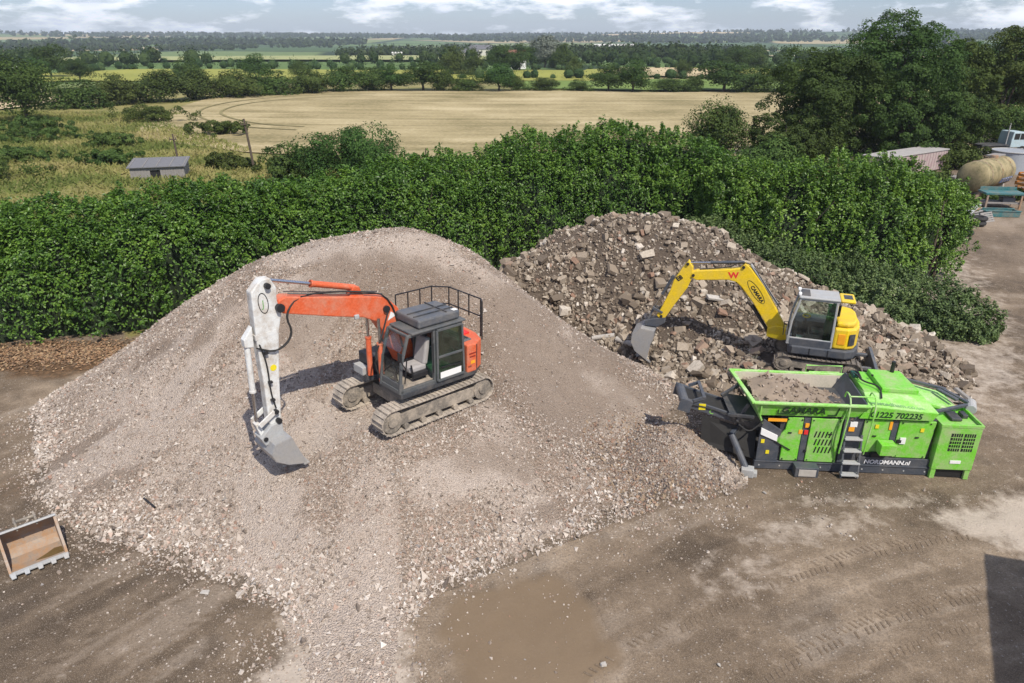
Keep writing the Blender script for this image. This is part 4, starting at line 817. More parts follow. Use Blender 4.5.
FAR = [(-152, 250, 12, 13, 4, 'tall dark field tree above the left stubble'), (-146, 232, 8, 12, 3, 'lower dark tree beside the tall left field tree'), (-128, 224, 7.5, 9, 4, 'round dark tree left of the yellow field'), (-95, 222, 8, 10, 0, 'twin bush in the yellow field hedge'), (-101, 236, 6, 10, 3, 'dark bush left of the yellow field twin bush'), (-80, 236, 9, 12, 5, 'dome tree on the near edge of the yellow field'), (-66, 238, 6, 9, 1, 'small hedge tree right of the yellow field dome tree'),
       (-20, 268, 11, 13, 7, 'bright olive tree by the pale stubble strip'), (-13, 262, 10, 9, 0, 'slim tree beside the bright olive tree'), (14, 330, 15, 17, 6, 'pale silvery willow near the white house'), (21, 322, 11, 12, 1, 'green tree right of the pale willow'), (20.5, 252, 7.5, 8, 7, 'isolated parkland tree on the pasture'), (54.5, 243, 6.5, 7, 2, 'isolated small tree right on the pasture'), (3, 300, 12, 14, 3, 'dark tree left of the white house'),
       (-4, 292, 11, 12, 4, 'dark tree further left of the white house'), (88, 300, 10, 14, 4, 'dark tree behind the right hedgerow trees'), (101, 320, 11, 15, 0, 'green tree behind the rightmost hedgerow tree')]
for k, (x, y, h, w, kd, lab) in enumerate(FAR):
    ms, mt = PROTO[kd]; s = w / 2 / PW[kd]
    plant('field_tree', lab, 'tree', ms, mt, x, y, (s * .9, s * .9, h / PH[kd] * .78), k * 2.1, 'field trees beyond the hedgerow')

# woods that read as masses
def _ball():
    c = [(-1, -1, -1), (1, -1, -1), (1, 1, -1), (-1, 1, -1), (-1, -1, 1), (1, -1, 1), (1, 1, 1), (-1, 1, 1)]; f = [(0, 3, 2, 1), (4, 5, 6, 7), (0, 1, 5, 4), (1, 2, 6, 5), (2, 3, 7, 6), (3, 0, 4, 7)]
    V = [np.array(p, float) for p in c]; E = {}; Q = []
    def mid(a, b):
        k = (min(a, b), max(a, b))
        if k not in E: E[k] = len(V); V.append((V[a] + V[b]) / 2)
        return E[k]
    for q in f:
        m = [mid(q[i], q[(i + 1) % 4]) for i in range(4)]; V.append(sum(V[i] for i in q) / 4); ce = len(V) - 1
        Q += [(q[i], m[i], ce, m[i - 1]) for i in range(4)]
    V = np.array(V); return V / np.linalg.norm(V, axis=1)[:, None], np.array(Q)
SPHERE_V, SPHERE_F = _ball()
def wood(name, P, h, n_faces, leaf, seed, mat='farleaf', core=None):
    rng = np.random.default_rng(seed); m_ = len(P); k = n_faces
    dr = unit(rng.normal(size=(m_, k, 3))); rr = rng.uniform(.7, 1.1, (m_, k, 1)) * (1 + .25 * rng.normal(size=(m_, k, 1)).clip(-1, 1))
    Q = P[:, None] + dr * rr * (h[:, None, None] * np.array([.5, .5, .5])) + np.array([0, 0, 1.0]) * (h * .48)[:, None, None]
    sc = np.repeat(h, k); V, F = leaf_quads(Q.reshape(-1, 3), dr.reshape(-1, 3), leaf, leaf * .9, rng, .5)
    # scale every face with its tree
    c = Q.reshape(-1, 1, 3); V = (V.reshape(-1, 4, 3) - c) * (sc / 10)[:, None, None] + c
    # leafy heart of every tree, so that no daylight shows through its middle
    if core is None: bx, bq = SPHERE_V * .36, SPHERE_F
    else: bx, bq = SPHERE_V[:8] * .46, np.array([(0, 3, 2, 1), (4, 5, 6, 7), (0, 1, 5, 4), (1, 2, 6, 5), (2, 3, 7, 6), (3, 0, 4, 7)])
    B = np.einsum('nij,kj->nki', rand_rot(m_, rng), bx) * (h[:, None, None] * rng.uniform(.8, 1.1, (m_, 1, 3))) + P[:, None] + np.array([0, 0, 1.0]) * (h * .44)[:, None, None]
    V = np.concatenate([V.reshape(-1, 3), B.reshape(-1, 3)]); F = np.concatenate([F, (bq[None] + (np.arange(m_) * len(bx))[:, None, None]).reshape(-1, 4) + len(F) * 4])
    return tag(obj(name, np_mesh(name, V, F), M[mat]), kind='stuff')
rng = np.random.default_rng(91)
def scatter(n, r0, r1, fn, amax=46):
    a = np.radians(rng.uniform(-amax, amax, n)); r = np.exp(rng.uniform(math.log(r0), math.log(r1), n)); x, y = r * np.sin(a), r * np.cos(a)
    k = fn(x, y, r); x, y = x[k], y[k]; return np.column_stack([x, y, ground_z(x, y) - .5])
def rows(segs, gap):
    out = []
    for x0, y0, x1, y1, w in segs:
        L = math.hypot(x1 - x0, y1 - y0); m_ = int(L / gap) + 1; t = np.linspace(0, 1, m_); out.append(np.column_stack([x0 + (x1 - x0) * t + rng.normal(0, w, m_), y0 + (y1 - y0) * t + rng.normal(0, w, m_)]))
    p = np.concatenate(out); return np.column_stack([p, ground_z(p[:, 0], p[:, 1]) - .5])
P = rows([(-190, 305, 40, 305, 2), (-190, 222, -150, 300, 2), (40, 236, 118, 240, .6), (-20, 238, 40, 238, .8), (60, 322, 150, 330, 6), (20, 345, 160, 345, 10), (0, 380, 210, 372, 12), (-60, 398, 60, 385, 9), (-140, 330, -40, 330, 5), (-330, 395, -180, 398, 4)], 4.5)
wood('hedge_lines', P, rng.uniform(2.6, 5.2, len(P)), 90, .9, 701)
tall = rows([(15, 350, 170, 352, 9), (40, 395, 240, 400, 14), (-70, 372, 20, 372, 8), (-250, 350, -150, 345, 8)], 6.0)
wood('field_wood', tall, rng.uniform(6, 10, len(tall)), 130, 1.1, 702)
P = scatter(7500, 430, 1500, lambda x, y, r: (fbm(x / 170, y / 230, 711, 3) > .54) & ~((x > -330) & (x < 20) & (y > 395) & (y < 640)) & ~((x > 175) & (x < 430) & (y > 600) & (y < 730)))
wood('valley_woods', P, rng.uniform(6, 10.5, len(P)), 24, 2.6, 703)
P = scatter(12000, 1400, 6200, lambda x, y, r: (fbm(x / 420, y / 600, 721, 3) > .53) & ~((x > 290) & (x < 960) & (y > 2800) & (y < 3600)))
wood('hill_woods', P, rng.uniform(9, 15, len(P)), 6, 7.5, 704, core='box')

# ================================================================== MACHINES
def track(parent, y, xc, a, r, w, n, belt_mat, frame_mat, sag=.03):
    """crawler track: shoes round two wheels, with frame, sprocket, idler and rollers as its pieces"""
    mb = MB(); P = 4 * a + 2 * math.pi * r; pitch = P / n; zc = r + .045
    for k in range(n):
        s = k * pitch
        if s < 2 * a: x, z, t = -a + s, -r, 0.0
        elif s < 2 * a + math.pi * r: q = (s - 2 * a) / r; x, z, t = a + r * math.sin(q), -r * math.cos(q), q
        elif s < 4 * a + math.pi * r: u = s - 2 * a - math.pi * r; x, z, t = a - u, r - sag * math.sin(math.pi * u / (2 * a)), math.pi
        else: q = (s - 4 * a - math.pi * r) / r; x, z, t = -a - r * math.sin(q), r * math.cos(q), math.pi + q
        m = Matrix.Rotation(-t, 3, 'Y'); c = Vector((xc + x, y, zc + z))
        mb.box(c, (pitch * .93, w, .03), m); mb.box(c + m @ Vector((-pitch * .3, 0, -.028)), (.025, w, .03), m)
    t = mb.build('track', belt_mat, parent)
    f = MB(); f.prism([(xc - a * 1.0, zc - r * .55), (xc + a * 1.0, zc - r * .55), (xc + a * .95, zc + r * .35), (xc, zc + r * .55), (xc - a * .95, zc + r * .35)], y - w * .30, y + w * .30); f.build('track_frame', frame_mat, t, .02)
    for nm, sx in (('sprocket', -1), ('idler', 1)):
        g = MB(); g.cyl((xc + sx * a, y - w * .36, zc), (xc + sx * a, y + w * .36, zc), r * .90, 18); g.cyl((xc + sx * a, y - w * .44, zc), (xc + sx * a, y + w * .44, zc), r * .42, 12); g.build(nm, frame_mat, t, .01)
    for k in range(5):
        g = MB(); xx = xc + a * (-.72 + .36 * k); g.cyl((xx, y - w * .4, zc - r * .72), (xx, y + w * .4, zc - r * .72), r * .24, 10); g.build('roller', frame_mat, t)
    return t
def shell(name, prof, y0, y1, mat, parent, thick=.03):
    """curved plate swept sideways"""
    n = len(prof); V = [(x, y, z) for y in (y0, y1) for x, z in prof]; me = bpy.data.meshes.new(name); me.from_pydata(V, [], [(i, i + 1, n + i + 1, n + i) for i in range(n - 1)]); me.update()
    o = obj(name, me, M[mat], parent); s = o.modifiers.new('plate', 'SOLIDIFY'); s.thickness = thick; s.offset = 0; return o
def hose(parent, pts, r=.022, name='hose', mat='rubber'):
    # smooth the path a little
    P = [Vector(p) for p in pts]
    for _ in range(2):
        Q = [P[0]]
        for i in range(len(P) - 1): Q += [P[i].lerp(P[i + 1], .25), P[i].lerp(P[i + 1], .75)]
        P = Q + [P[-1]]
    return MB().tube(P, r, 6).build(name, mat, parent, smooth=True)
def ram(parent, name, a, b, r, split, body, y):
    """hydraulic cylinder from a to b (x, z) at side offset y"""
    A = Vector((a[0], y, a[1])); B = Vector((b[0], y, b[1])); C = A.lerp(B, split)
    o = MB().cyl(A, C, r, 12).cyl(C - (C - A).normalized() * .05, C, r * 1.18, 12).build(name, body, parent, smooth=True)
    MB().cyl(C, B, r * .52, 10).build('piston_rod', 'chrome', o, smooth=True); return o
def ring(parent, name, cx, cz, rx, rz, y, mat, w=.02, rot=0):
    pts = []
    for k in range(25):
        t = 2 * math.pi * k / 24; u, v = rx * math.cos(t), rz * math.sin(t); pts.append((cx + u * math.cos(rot) - v * math.sin(rot), y, cz + u * math.sin(rot) + v * math.cos(rot)))
    mb = MB()
    for p, q in zip(pts[:-1], pts[1:]): mb.bar(p, q, .006, w)
    return mb.build(name, mat, parent)

# ------------------------------------------------------------------ orange excavator
TILT = R(4); OE = thing('orange_excavator', 'orange crawler excavator with white dipper arm working on the gravel pile', 'excavator', (-2.85, 19.15, 1.80), math.atan2(-.68, -.73))
OE.rotation_euler = (0, -R(1.5), math.atan2(-.68, -.73))
for y in (1.05, -1.05): track(OE, y, .12, 1.63, .37, .52, 60, 'trackdust', 'underframe')
MB().box((0.1, 0, .52), (1.9, 1.7, .34)).cyl((0, 0, .66), (0, 0, .98), .62, 24).build('undercarriage', 'underframe', OE, .02)
def LT(x, z): t = R(1.5); return (x * math.cos(t) + z * math.sin(t), -x * math.sin(t) + z * math.cos(t))
def PT(pts): return [LT(*p) for p in pts]
MB().prism([(1.42, 1.22), (1.42, .12), (1.15, .05), (1.15, -.35), (1.45, -.45), (1.3, -1.22), (-1.2, -1.22), (-1.65, -.95), (-1.84, -.4), (-1.84, .4), (-1.65, .95), (-1.2, 1.22)], .98, 1.14, 'xy').build('deck', 'charcoal', OE, .02)
# counterweight and side panels
MB().prism([(-.92, 1.23), (-1.25, 1.23), (-1.62, 1.02), (-1.82, .55), (-1.86, 0), (-1.82, -.55), (-1.62, -1.02), (-1.25, -1.23), (-1.05, -1.23), (-1.05, -.9), (-1.3, -.85), (-1.3, .85), (-.92, .95)], 1.10, 1.98, 'xy').build('counterweight', 'orange', OE, .035)
MB().box((-1.28, 1.236, 1.55), (.012, .02, .8)).build('panel_gap', 'charcoal', OE)
hood = MB().span((-1.34, -.9, 1.14), (-.88, .93, 2.02)).build('engine_hood', 'darkgrey', OE, .03)
for k in range(4): MB().box((-1.24 + k * .11, .1, 2.035), (.05, 1.5, .03)).build('louvre', 'charcoal', hood)
MB().box((-1.5, .35, 2.0), (.22, .3, .06)).build('warning_lamp', 'redtag', OE, .01)
MB().span((-.86, -1.21, 1.14), (.55, -.42, 2.0)).build('tank_cover', 'charcoal', OE, .03)
MB().span((.56, -1.2, 1.14), (1.25, -.5, 1.66)).build('tool_box', 'charcoal', OE, .03)
MB().span((1.28, -1.1, 1.1), (1.5, -.6, 1.35)).build('front_step', 'lightgrey', OE, .02)
for k in range(2):
    MB().box((-1.12, 1.24, 1.70 - k * .10), (.26 - .05 * k, .006, .035)).build('lettering', 'inkdark', OE)
# cab: posts, roof, floor, panes, open door
cab = MB()
XF, XR, XB, YI, YO, Z0, Z1 = 1.44, -.84, .24, .20, 1.20, 1.14, 2.78
cab.span((XR, YI, Z0 - .02), (XF, YO, Z0 + .10))
for y in (YI + .04, YO - .04):
    cab.bar((XF - .02, y, Z0), (XF - .10, y, 2.05), .075, .075); cab.bar((XF - .10, y, 2.0), (XF - .34, y, Z1), .075, .075)
    cab.bar((XR + .05, y, Z0), (XR + .12, y, Z1), .09, .09)
    cab.bar((XF - .36, y, Z1 - .02), (XR + .1, y, Z1 - .02), .07, .09)
cab.bar((XB, YO - .04, Z0), (XB, YO - .04, Z1), .10, .075); cab.bar((XB, YI + .04, Z0), (XB, YI + .04, Z1), .10, .075)
cab.bar((XF - .35, YI, Z1 - .02), (XF - .35, YO, Z1 - .02), .07, .07); cab.span((XF - .12, YI, Z0), (XF - .03, YO, Z0 + .28))
cab.span((XR, YI, Z0), (XR + .07, YO, 1.75)); cab.span((XR, YI, Z0), (XB, YI + .05, 1.8))
cabo = cab.build('cab', 'cabframe', OE, .012)
MB().span((XR - .02, YI - .04, Z1), (XF - .42, YO + .05, Z1 + .07)).build('roof', 'cabframe', cabo, .025)
ru = MB().span((-.72, .02, Z1 + .09), (.72, YO - .05, Z1 + .34)).build('roof_guard', 'darkgrey', cabo, .05)
MB().box((.0, .56, Z1 + .36), (1.35, .03, .03)).box((.0, .86, Z1 + .36), (1.35, .03, .03)).box((-.3, .56, Z1 + .36), (.03, 1.05, .03)).build('guard_rib', 'charcoal', ru)
MB().box((-.60, YO - .16, Z1 + .352), (.16, .14, .012)).build('label_plate', 'whitetag', ru)
MB().hexa([(XF - .38, YI + .05, Z1 + .0), (XF - .08, YI + .05, Z1 - .42), (XF - .08, YO - .05, Z1 - .42), (XF - .38, YO - .05, Z1), (XF - .40, YI + .05, Z1 + .02), (XF - .06, YI + .05, Z1 - .40), (XF - .06, YO - .05, Z1 - .40), (XF - .40, YO - .05, Z1 + .02)]).build('skylight', 'glass', cabo)
MB().span((XF - .07, YI + .1, Z0 + .3), (XF - .055, YO - .1, 2.05)).build('windscreen', 'glass', cabo)
MB().span((XR + .12, YI + .03, 1.82), (XB - .06, YI + .04, Z1 - .08)).build('window_pane', 'glass', cabo)
MB().span((XR + .03, YI + .1, 1.8), (XR + .04, YO - .1, Z1 - .1)).build('rear_window', 'glass', cabo)
dr = MB(); dz0, dz1 = Z0 + .06, Z1 - .05
for a, b in (((XB - .06, dz0), (XB - .06, dz1)), ((XR + .06, dz0), (XR + .13, dz1)), ((XB - .06, dz1), (XR + .13, dz1)), ((XB - .06, dz0), (XR + .06, dz0)), ((XB - .06, 1.92), (XR + .1, 1.92))): dr.bar((a[0], YO + .05, a[1]), (b[0], YO + .05, b[1]), .05, .07)
door = dr.build('cab_door', 'cabframe', cabo, .01)
MB().span((XR + .12, YO + .045, 1.96), (XB - .08, YO + .055, dz1 - .03)).build('door_glass', 'greenglass', door)
MB().span((XR + .1, YO + .045, dz0 + .03), (XB - .08, YO + .055, 1.9)).build('lower_door_glass', 'greenglass', door)
MB().bar((XB - .15, YO + .10, 1.62), (XR + .2, YO + .10, 1.56), .03, .03).build('grab_handle', 'blackmetal', door)
MB().span((XR + .18, YO + .06, dz0 + .05), (XB - .15, YO + .068, dz0 + .24)).build('label_plate', 'whitetag', door)
seat = MB().box((.62, .68, 1.60), (.56, .52, .18)).build('seat', 'seatgrey', cabo, .05)
MB().box((.30, .68, 2.05), (.16, .50, .80), Matrix.Rotation(R(-10), 3, 'Y')).build('backrest', 'seatgrey', seat, .05)
MB().box((.23, .68, 2.52), (.10, .28, .18)).build('headrest', 'seatblack', seat, .04)
MB().box((.62, .36, 1.58), (.6, .12, .28)).box((.62, 1.0, 1.46), (.5, .10, .16)).box((.52, .68, 1.36), (.4, .4, .32)).build('control_console', 'blackmetal', cabo, .02)
MB().cyl((.85, .99, 1.5), (.90, .99, 1.80), .025).cyl((.85, .37, 1.66), (.90, .37, 1.95), .025).cyl((1.1, .6, 1.2), (1.2, .6, 1.75), .02).cyl((1.1, .78, 1.2), (1.2, .78, 1.75), .02).build('control_lever', 'blackmetal', cabo)
MB().span((XR + .1, YI + .06, Z0 + .11), (XF - .14, YO - .06, Z0 + .125)).build('floor_mat', 'underframe', cabo)
# guard rail round the tail
rl = MB(); RT, RM = 3.10, 2.55; cs = [(-.10, -1.15), (-1.45, -1.15), (-1.82, -.75), (-1.84, .75), (-1.70, .98)]
for z in (RT, RM):
    for p, q in zip(cs[:-1], cs[1:]): rl.bar((*p, z), (*q, z), .032, .032)
for p in [(-.10, -1.15), (-.55, -1.15), (-1.0, -1.15), (-1.45, -1.15), (-1.82, -.75), (-1.83, -.3), (-1.84, .2), (-1.84, .75), (-1.70, .98)]: rl.bar((*p, 2.42 if p not in ((-.10, -1.15), (-1.45, -1.15), (-1.84, .75), (-1.70, .98)) else 1.9), (*p, RT), .03, .03)
rl.build('guard_rail', 'blackmetal', OE)
# boom, dipper, rams, bucket
YB = -.12
boom = MB().prism(PT([(.10, 1.42), (.06, 1.75), (.30, 2.6), (.55, 3.22), (.92, 3.62), (1.35, 3.74), (2.5, 4.0), (3.80, 4.32), (3.98, 4.26), (4.04, 4.06), (3.90, 3.90), (2.57, 3.47), (1.65, 3.20), (1.28, 2.98), (.98, 2.45), (.62, 1.55), (.40, 1.38)]), YB - .19, YB + .19).build('boom', 'orange', OE, .03)
MB().cyl((*LT(.95, 3.28)[:1], YB - .26, LT(.95, 3.28)[1]), (LT(.95, 3.28)[0], YB + .26, LT(.95, 3.28)[1]), .10, 14).build('boom_pin', 'blackmetal', boom)
MB().prism(PT([(.62, 3.02), (.92, 2.92), (.80, 3.16)]), YB + .195, YB + .20).build('warning_triangle', 'whitetag', boom)
MB().cyl((LT(3.98, 4.08)[0], YB - .26, LT(3.98, 4.08)[1]), (LT(3.98, 4.08)[0], YB + .26, LT(3.98, 4.08)[1]), .11, 14).build('dipper_pin', 'blackmetal', boom)
MB().prism(PT([(1.55, 3.75), (2.0, 3.86), (1.85, 4.12), (1.68, 4.08)]), YB - .12, YB + .12).build('ram_bracket', 'orange', boom, .02)
ram(boom, 'dipper_ram', LT(1.78, 4.05), LT(4.16, 4.80), .085, .52, 'orange', YB)
for s in (-1, 1): ram(OE, 'boom_ram', LT(1.32, 1.20), LT(1.28, 3.12), .08, .62, 'orange', YB + s * .30)
arm = MB().prism(PT([(3.98, 4.60), (4.10, 4.86), (4.34, 4.88), (4.62, 4.60), (4.66, 3.4), (4.64, 2.2), (4.66, 1.05), (4.50, .90), (4.34, 1.02), (4.29, 1.4), (4.20, 2.4), (4.06, 3.45), (3.92, 3.95), (4.00, 4.25)]), YB - .145, YB + .145).build('dipper_arm', 'white_paint', OE, .03)
ring(arm, 'oval_emblem', *LT(4.36, 4.28), .12, .26, YB + .150, 'inkblack', .018, R(-6))
lettering('J', .26, 'inkgrey', arm, frame_matrix((LT(4.40, 4.18)[0], YB + .149, LT(4.40, 4.18)[1]), (-1, 0, 0), (0, 0, 1)), name='emblem_letter')
MB().cyl((LT(4.34, 2.55)[0], YB + .144, LT(4.34, 2.55)[1]), (LT(4.34, 2.55)[0], YB + .152, LT(4.34, 2.55)[1]), .085, 14).build('round_sticker', 'yellowtag', arm)
MB().prism(PT([(4.70, 3.75), (4.95, 3.45), (4.95, 3.25), (4.72, 3.2)]), YB - .10, YB + .10).build('ram_bracket', 'white_paint', arm, .02)
ram(arm, 'bucket_ram', LT(4.86, 3.32), LT(4.92, 1.18), .075, .62, 'white_paint', YB)
MB().bar((LT(4.50, 1.38)[0], YB + .22, LT(4.50, 1.38)[1]), (LT(4.95, 1.12)[0], YB + .22, LT(4.95, 1.12)[1]), .05, .14).bar((LT(4.50, 1.38)[0], YB - .22, LT(4.50, 1.38)[1]), (LT(4.95, 1.12)[0], YB - .22, LT(4.95, 1.12)[1]), .05, .14).bar((LT(4.95, 1.15)[0], YB, LT(4.95, 1.15)[1]), (LT(4.82, .66)[0], YB, LT(4.82, .66)[1]), .22, .12).build('bucket_linkage', 'white_paint', arm, .015)
MB().prism(PT([(4.34, 1.06), (4.66, 1.02), (4.96, .74), (4.86, .50), (4.34, .62)]), YB - .22, YB + .22).build('quick_hitch', 'lightgrey', arm, .02)
BP = PT([(4.28, .66), (4.74, .60), (4.85, .36), (4.76, .12), (4.44, -.10), (3.94, -.26)])
bucket = shell('bucket', BP, YB - .50, YB + .50, 'steel', OE, .035)
for y in (YB - .50, YB + .50): MB().prism(BP, y - .015, y + .015).build('side_plate', 'steel', bucket)
MB().span((BP[-1][0] - .06, YB - .52, BP[-1][1] - .03), (BP[-1][0] + .10, YB + .52, BP[-1][1] + .03)).build('cutting_edge', 'steel', bucket, .01)
for dy in (.20, .23): hose(OE, [(*LT(.5, 2.0)[:1], YB + dy, LT(.5, 2.0)[1]), (LT(.75, 3.5)[0], YB + dy, LT(.75, 3.5)[1] + .1), (LT(1.6, 3.95)[0], YB + dy - .08, LT(1.6, 3.95)[1]), (LT(3.4, 4.3)[0], YB + dy - .08, LT(3.4, 4.3)[1]), (LT(3.9, 3.9)[0], YB + dy, LT(3.9, 3.9)[1]), (LT(3.72, 3.3)[0], YB + dy + .02, LT(3.72, 3.3)[1]), (LT(4.2, 2.95)[0], YB + dy, LT(4.2, 2.95)[1]), (LT(4.7, 3.2)[0], YB + .18, LT(4.7, 3.2)[1])])
hose(OE, [(LT(.95, 3.2)[0], YB + .28, LT(.95, 3.2)[1]), (LT(1.25, 2.6)[0], YB + .36, LT(1.25, 2.6)[1]), (LT(1.55, 1.9)[0], YB + .3, LT(1.55, 1.9)[1]), (LT(1.35, 1.25)[0], YB + .3, LT(1.35, 1.25)[1])], .025)
for k_, yy in enumerate((.17, .205)): hose(arm, [(LT(4.62, 3.25)[0], YB + yy, 3.15), (LT(4.50, 2.7)[0], YB + yy, 2.6), (LT(4.52, 1.9)[0], YB + yy, 1.8), (LT(4.44, 1.45)[0], YB + yy, 1.34)], .014)
for zz in (2.9, 2.1, 1.6): MB().box((LT(4.50, zz)[0], YB + .205, zz), (.10, .09, .05)).build('hose_clamp', 'blackmetal', arm)
for px_, pz_, pr_ in ((4.22, 4.70, .075), (4.46, 1.36, .065), (4.42, 1.08, .075), (4.84, .70, .06)): MB().cyl((LT(px_, pz_)[0], YB - .25, LT(px_, pz_)[1]), (LT(px_, pz_)[0], YB + .25, LT(px_, pz_)[1]), pr_, 12).build('pivot_pin', 'blackmetal', arm)
MB().prism(PT([(4.07, 3.55), (4.68, 3.50), (4.68, 3.38), (4.08, 3.43)]), YB - .150, YB + .150).build('weld_plate', 'white_paint', arm)
for dy in (-.12, .12): MB().tube([(*LT(1.0, 3.72)[:1], YB + dy, LT(1.0, 3.72)[1]), (LT(2.5, 4.06)[0], YB + dy, LT(2.5, 4.06)[1]), (LT(3.7, 4.36)[0], YB + dy, LT(3.7, 4.36)[1])], .016, 6).build('oil_pipe', 'charcoal', boom)
for px_, pz_ in (): MB().box((LT(px_, pz_)[0], YB + .195, LT(px_, pz_)[1]), (.03, .012, .34)).build('weld_seam', 'inkdark', boom)
MB().box((LT(1.9, 3.3)[0], YB + .22, LT(1.9, 3.3)[1]), (.14, .08, .12)).build('work_lamp', 'lightgrey', boom, .02)
MB().bar((1.30, 1.24, 1.45), (1.20, 1.24, 2.2), .025, .025).bar((.33, 1.26, 1.5), (.33, 1.26, 2.4), .025, .025).build('grab_rail', 'blackmetal', cabo)
MB().bar((1.385, .35, 1.55), (1.385, .80, 1.95), .015, .03).build('wiper', 'blackmetal', cabo)
for x_ in (-1.05, -.98): MB().box((x_, 1.238, 1.30), (.03, .01, .05)).build('panel_latch', 'blackmetal', OE)
MB().box((-1.13, 1.24, 1.42), (.16, .006, .10)).build('warning_sticker', 'orangetag', OE)
MB().cyl((1.3, 1.32, 1.9), (1.55, 1.42, 2.3), .014).box((1.55, 1.42, 2.36), (.04, .16, .24)).build('mirror', 'blackmetal', cabo)

# ------------------------------------------------------------------ yellow excavator
YE = thing('yellow_excavator', 'smaller yellow and grey crawler excavator digging into the rubble heap', 'excavator', (11.2, 23.75, .92), math.atan2(.325, -.946)); YE.scale = (1, 1, .93)
for y in (.86, -.86): track(YE, y, .05, 1.13, .31, .45, 40, 'trackdark', 'underframe')
MB().box((0, 0, .42), (1.5, 1.4, .28)).cyl((0, 0, .5), (0, 0, .76), .5, 20).build('undercarriage', 'underframe', YE, .02)
for y in (-.7, .55): MB().span((-1.75, y, .30), (-.9, y + .15, .42)).build('blade_arm', 'darkgrey', YE, .02)
MB().hexa([(-1.80, -1.1, .05), (-1.70, -1.1, .05), (-1.70, 1.1, .05), (-1.80, 1.1, .05), (-1.92, -1.1, .52), (-1.80, -1.1, .55), (-1.80, 1.1, .55), (-1.92, 1.1, .52)]).build('dozer_blade', 'darkgrey', YE, .015)
MB().prism([(1.12, .98), (1.0, 1.08), (-.75, 1.08), (-1.05, .9), (-1.2, .5), (-1.25, 0), (-1.2, -.5), (-1.05, -.9), (-.75, -1.08), (1.0, -1.08), (1.12, -.98)], .78, 1.14, 'xy').build('deck', 'slate', YE, .06)
eng = MB().prism([(-.30, 1.0), (-.72, 1.0), (-1.0, .84), (-1.13, .5), (-1.17, 0), (-1.13, -.5), (-1.0, -.84), (-.72, -1.0), (-.30, -1.0)], 1.15, 1.98, 'xy').build('engine_cover', 'yellow', YE, .07)
MB().span((-.29, -1.0, 1.15), (.95, .0, 1.72)).build('side_cover', 'slate', YE, .05)
MB().prism([(-.34, .9), (-.70, .9), (-.95, .75), (-1.05, .4), (-1.05, -.4), (-.95, -.75), (-.70, -.9), (-.34, -.9)], 1.99, 2.20, 'xy').build('rear_cowl', 'yellow', YE, .08)
MB().box((-.56, 1.006, 1.56), (.24, .02, .42)).build('vent_panel', 'orangetag', eng, .01)
MB().box((-.90, .93, 1.56), (.22, .03, .44), R(32)).build('vent', 'charcoal', eng, .01)
MB().cyl((-.42, .3, 2.18), (-.42, .3, 2.62), .045, 10).build('exhaust_pipe', 'blackmetal', YE)
yc = MB(); XF, XR, YI, YO, Z0, Z1 = 1.10, -.30, .06, 1.02, 1.15, 3.0
yc.span((XR, YI, Z0), (XF + .05, YO, Z0 + .06)); yc.span((XR, YO - .05, Z0), (XF + .03, YO, Z0 + .30)); yc.span((XR, YI, Z0), (XR + .06, YO, 1.9))
for y in (YI + .035, YO - .035):
    yc.bar((XF + .08, y, Z0), (XF + .02, y, 2.1), .07, .07); yc.bar((XF + .02, y, 2.08), (XF - .16, y, Z1), .07, .07); yc.bar((XR + .04, y, Z0), (XR + .06, y, Z1), .08, .08); yc.bar((XF - .16, y, Z1 - .02), (XR, y, Z1 - .02), .06, .08)
yc.bar((XF - .16, YI, Z1 - .02), (XF - .16, YO, Z1 - .02), .06, .06); yc.bar((XF + .07, YI, Z0 + .2), (XF + .07, YO, Z0 + .2), .06, .3)
ycab = yc.build('cab', 'lightgrey', YE, .02)
MB().span((XR + .05, YO - .01, Z0 - .02), (XF, YO + .015, Z0 + .26)).build('sill_panel', 'slate', ycab, .02)
MB().span((XR - .02, YI - .02, Z1), (XF - .10, YO + .03, Z1 + .09)).build('roof', 'lightgrey', ycab, .035)
MB().span((XF - .46, YI + .12, Z1 + .09), (XF - .16, YO - .12, Z1 + .10)).build('roof_hatch', 'charcoal', ycab)
rc = MB().span((XR - .50, YI + .08, Z1 - .04), (XR - .02, YO - .04, Z1 + .08)).build('rear_canopy', 'yellow', ycab, .05)
MB().span((XR - .42, YI + .3, Z1 + .08), (XR - .14, YO - .22, Z1 + .092)).build('air_grille', 'charcoal', rc, .01)
MB().span((XR + .10, YO - .03, Z0 + .32), (XF - .02, YO - .02, Z1 - .08)).build('side_window', 'glass', ycab)
MB().span((XR + .10, YO - .018, Z0 + .30), (XR + .34, YO - .008, Z1 - .08)).build('rear_quarter_window', 'greenglass', ycab)
MB().span((XF + .0, YI + .08, Z0 + .36), (XF + .01, YO - .08, Z1 - .5)).build('windscreen', 'glass', ycab)
MB().span((XR + .02, YI + .08, 1.92), (XR + .03, YO - .08, Z1 - .1)).build('rear_window', 'greenglass', ycab)
for side in (YI + .02,): MB().span((XR + .1, side, Z0 + .6), (XF - .1, side + .01, Z1 - .1)).build('right_window', 'glass', ycab)
ys = MB().box((.18, .54, 1.62), (.48, .46, .15)).build('seat', 'seatblack', ycab, .05); MB().box((-.10, .54, 2.08), (.15, .46, .85), Matrix.Rotation(R(-9), 3, 'Y')).build('backrest', 'tealseat', ys, .06); MB().box((-.16, .54, 2.60), (.10, .26, .18)).build('headrest', 'tealseat', ys, .04)
MB().box((.35, .22, 1.62), (.7, .16, .5)).box((.95, .54, 1.55), (.12, .5, .5)).box((.1, .54, 1.38), (.4, .4, .36)).build('control_console', 'blackmetal', ycab, .02)
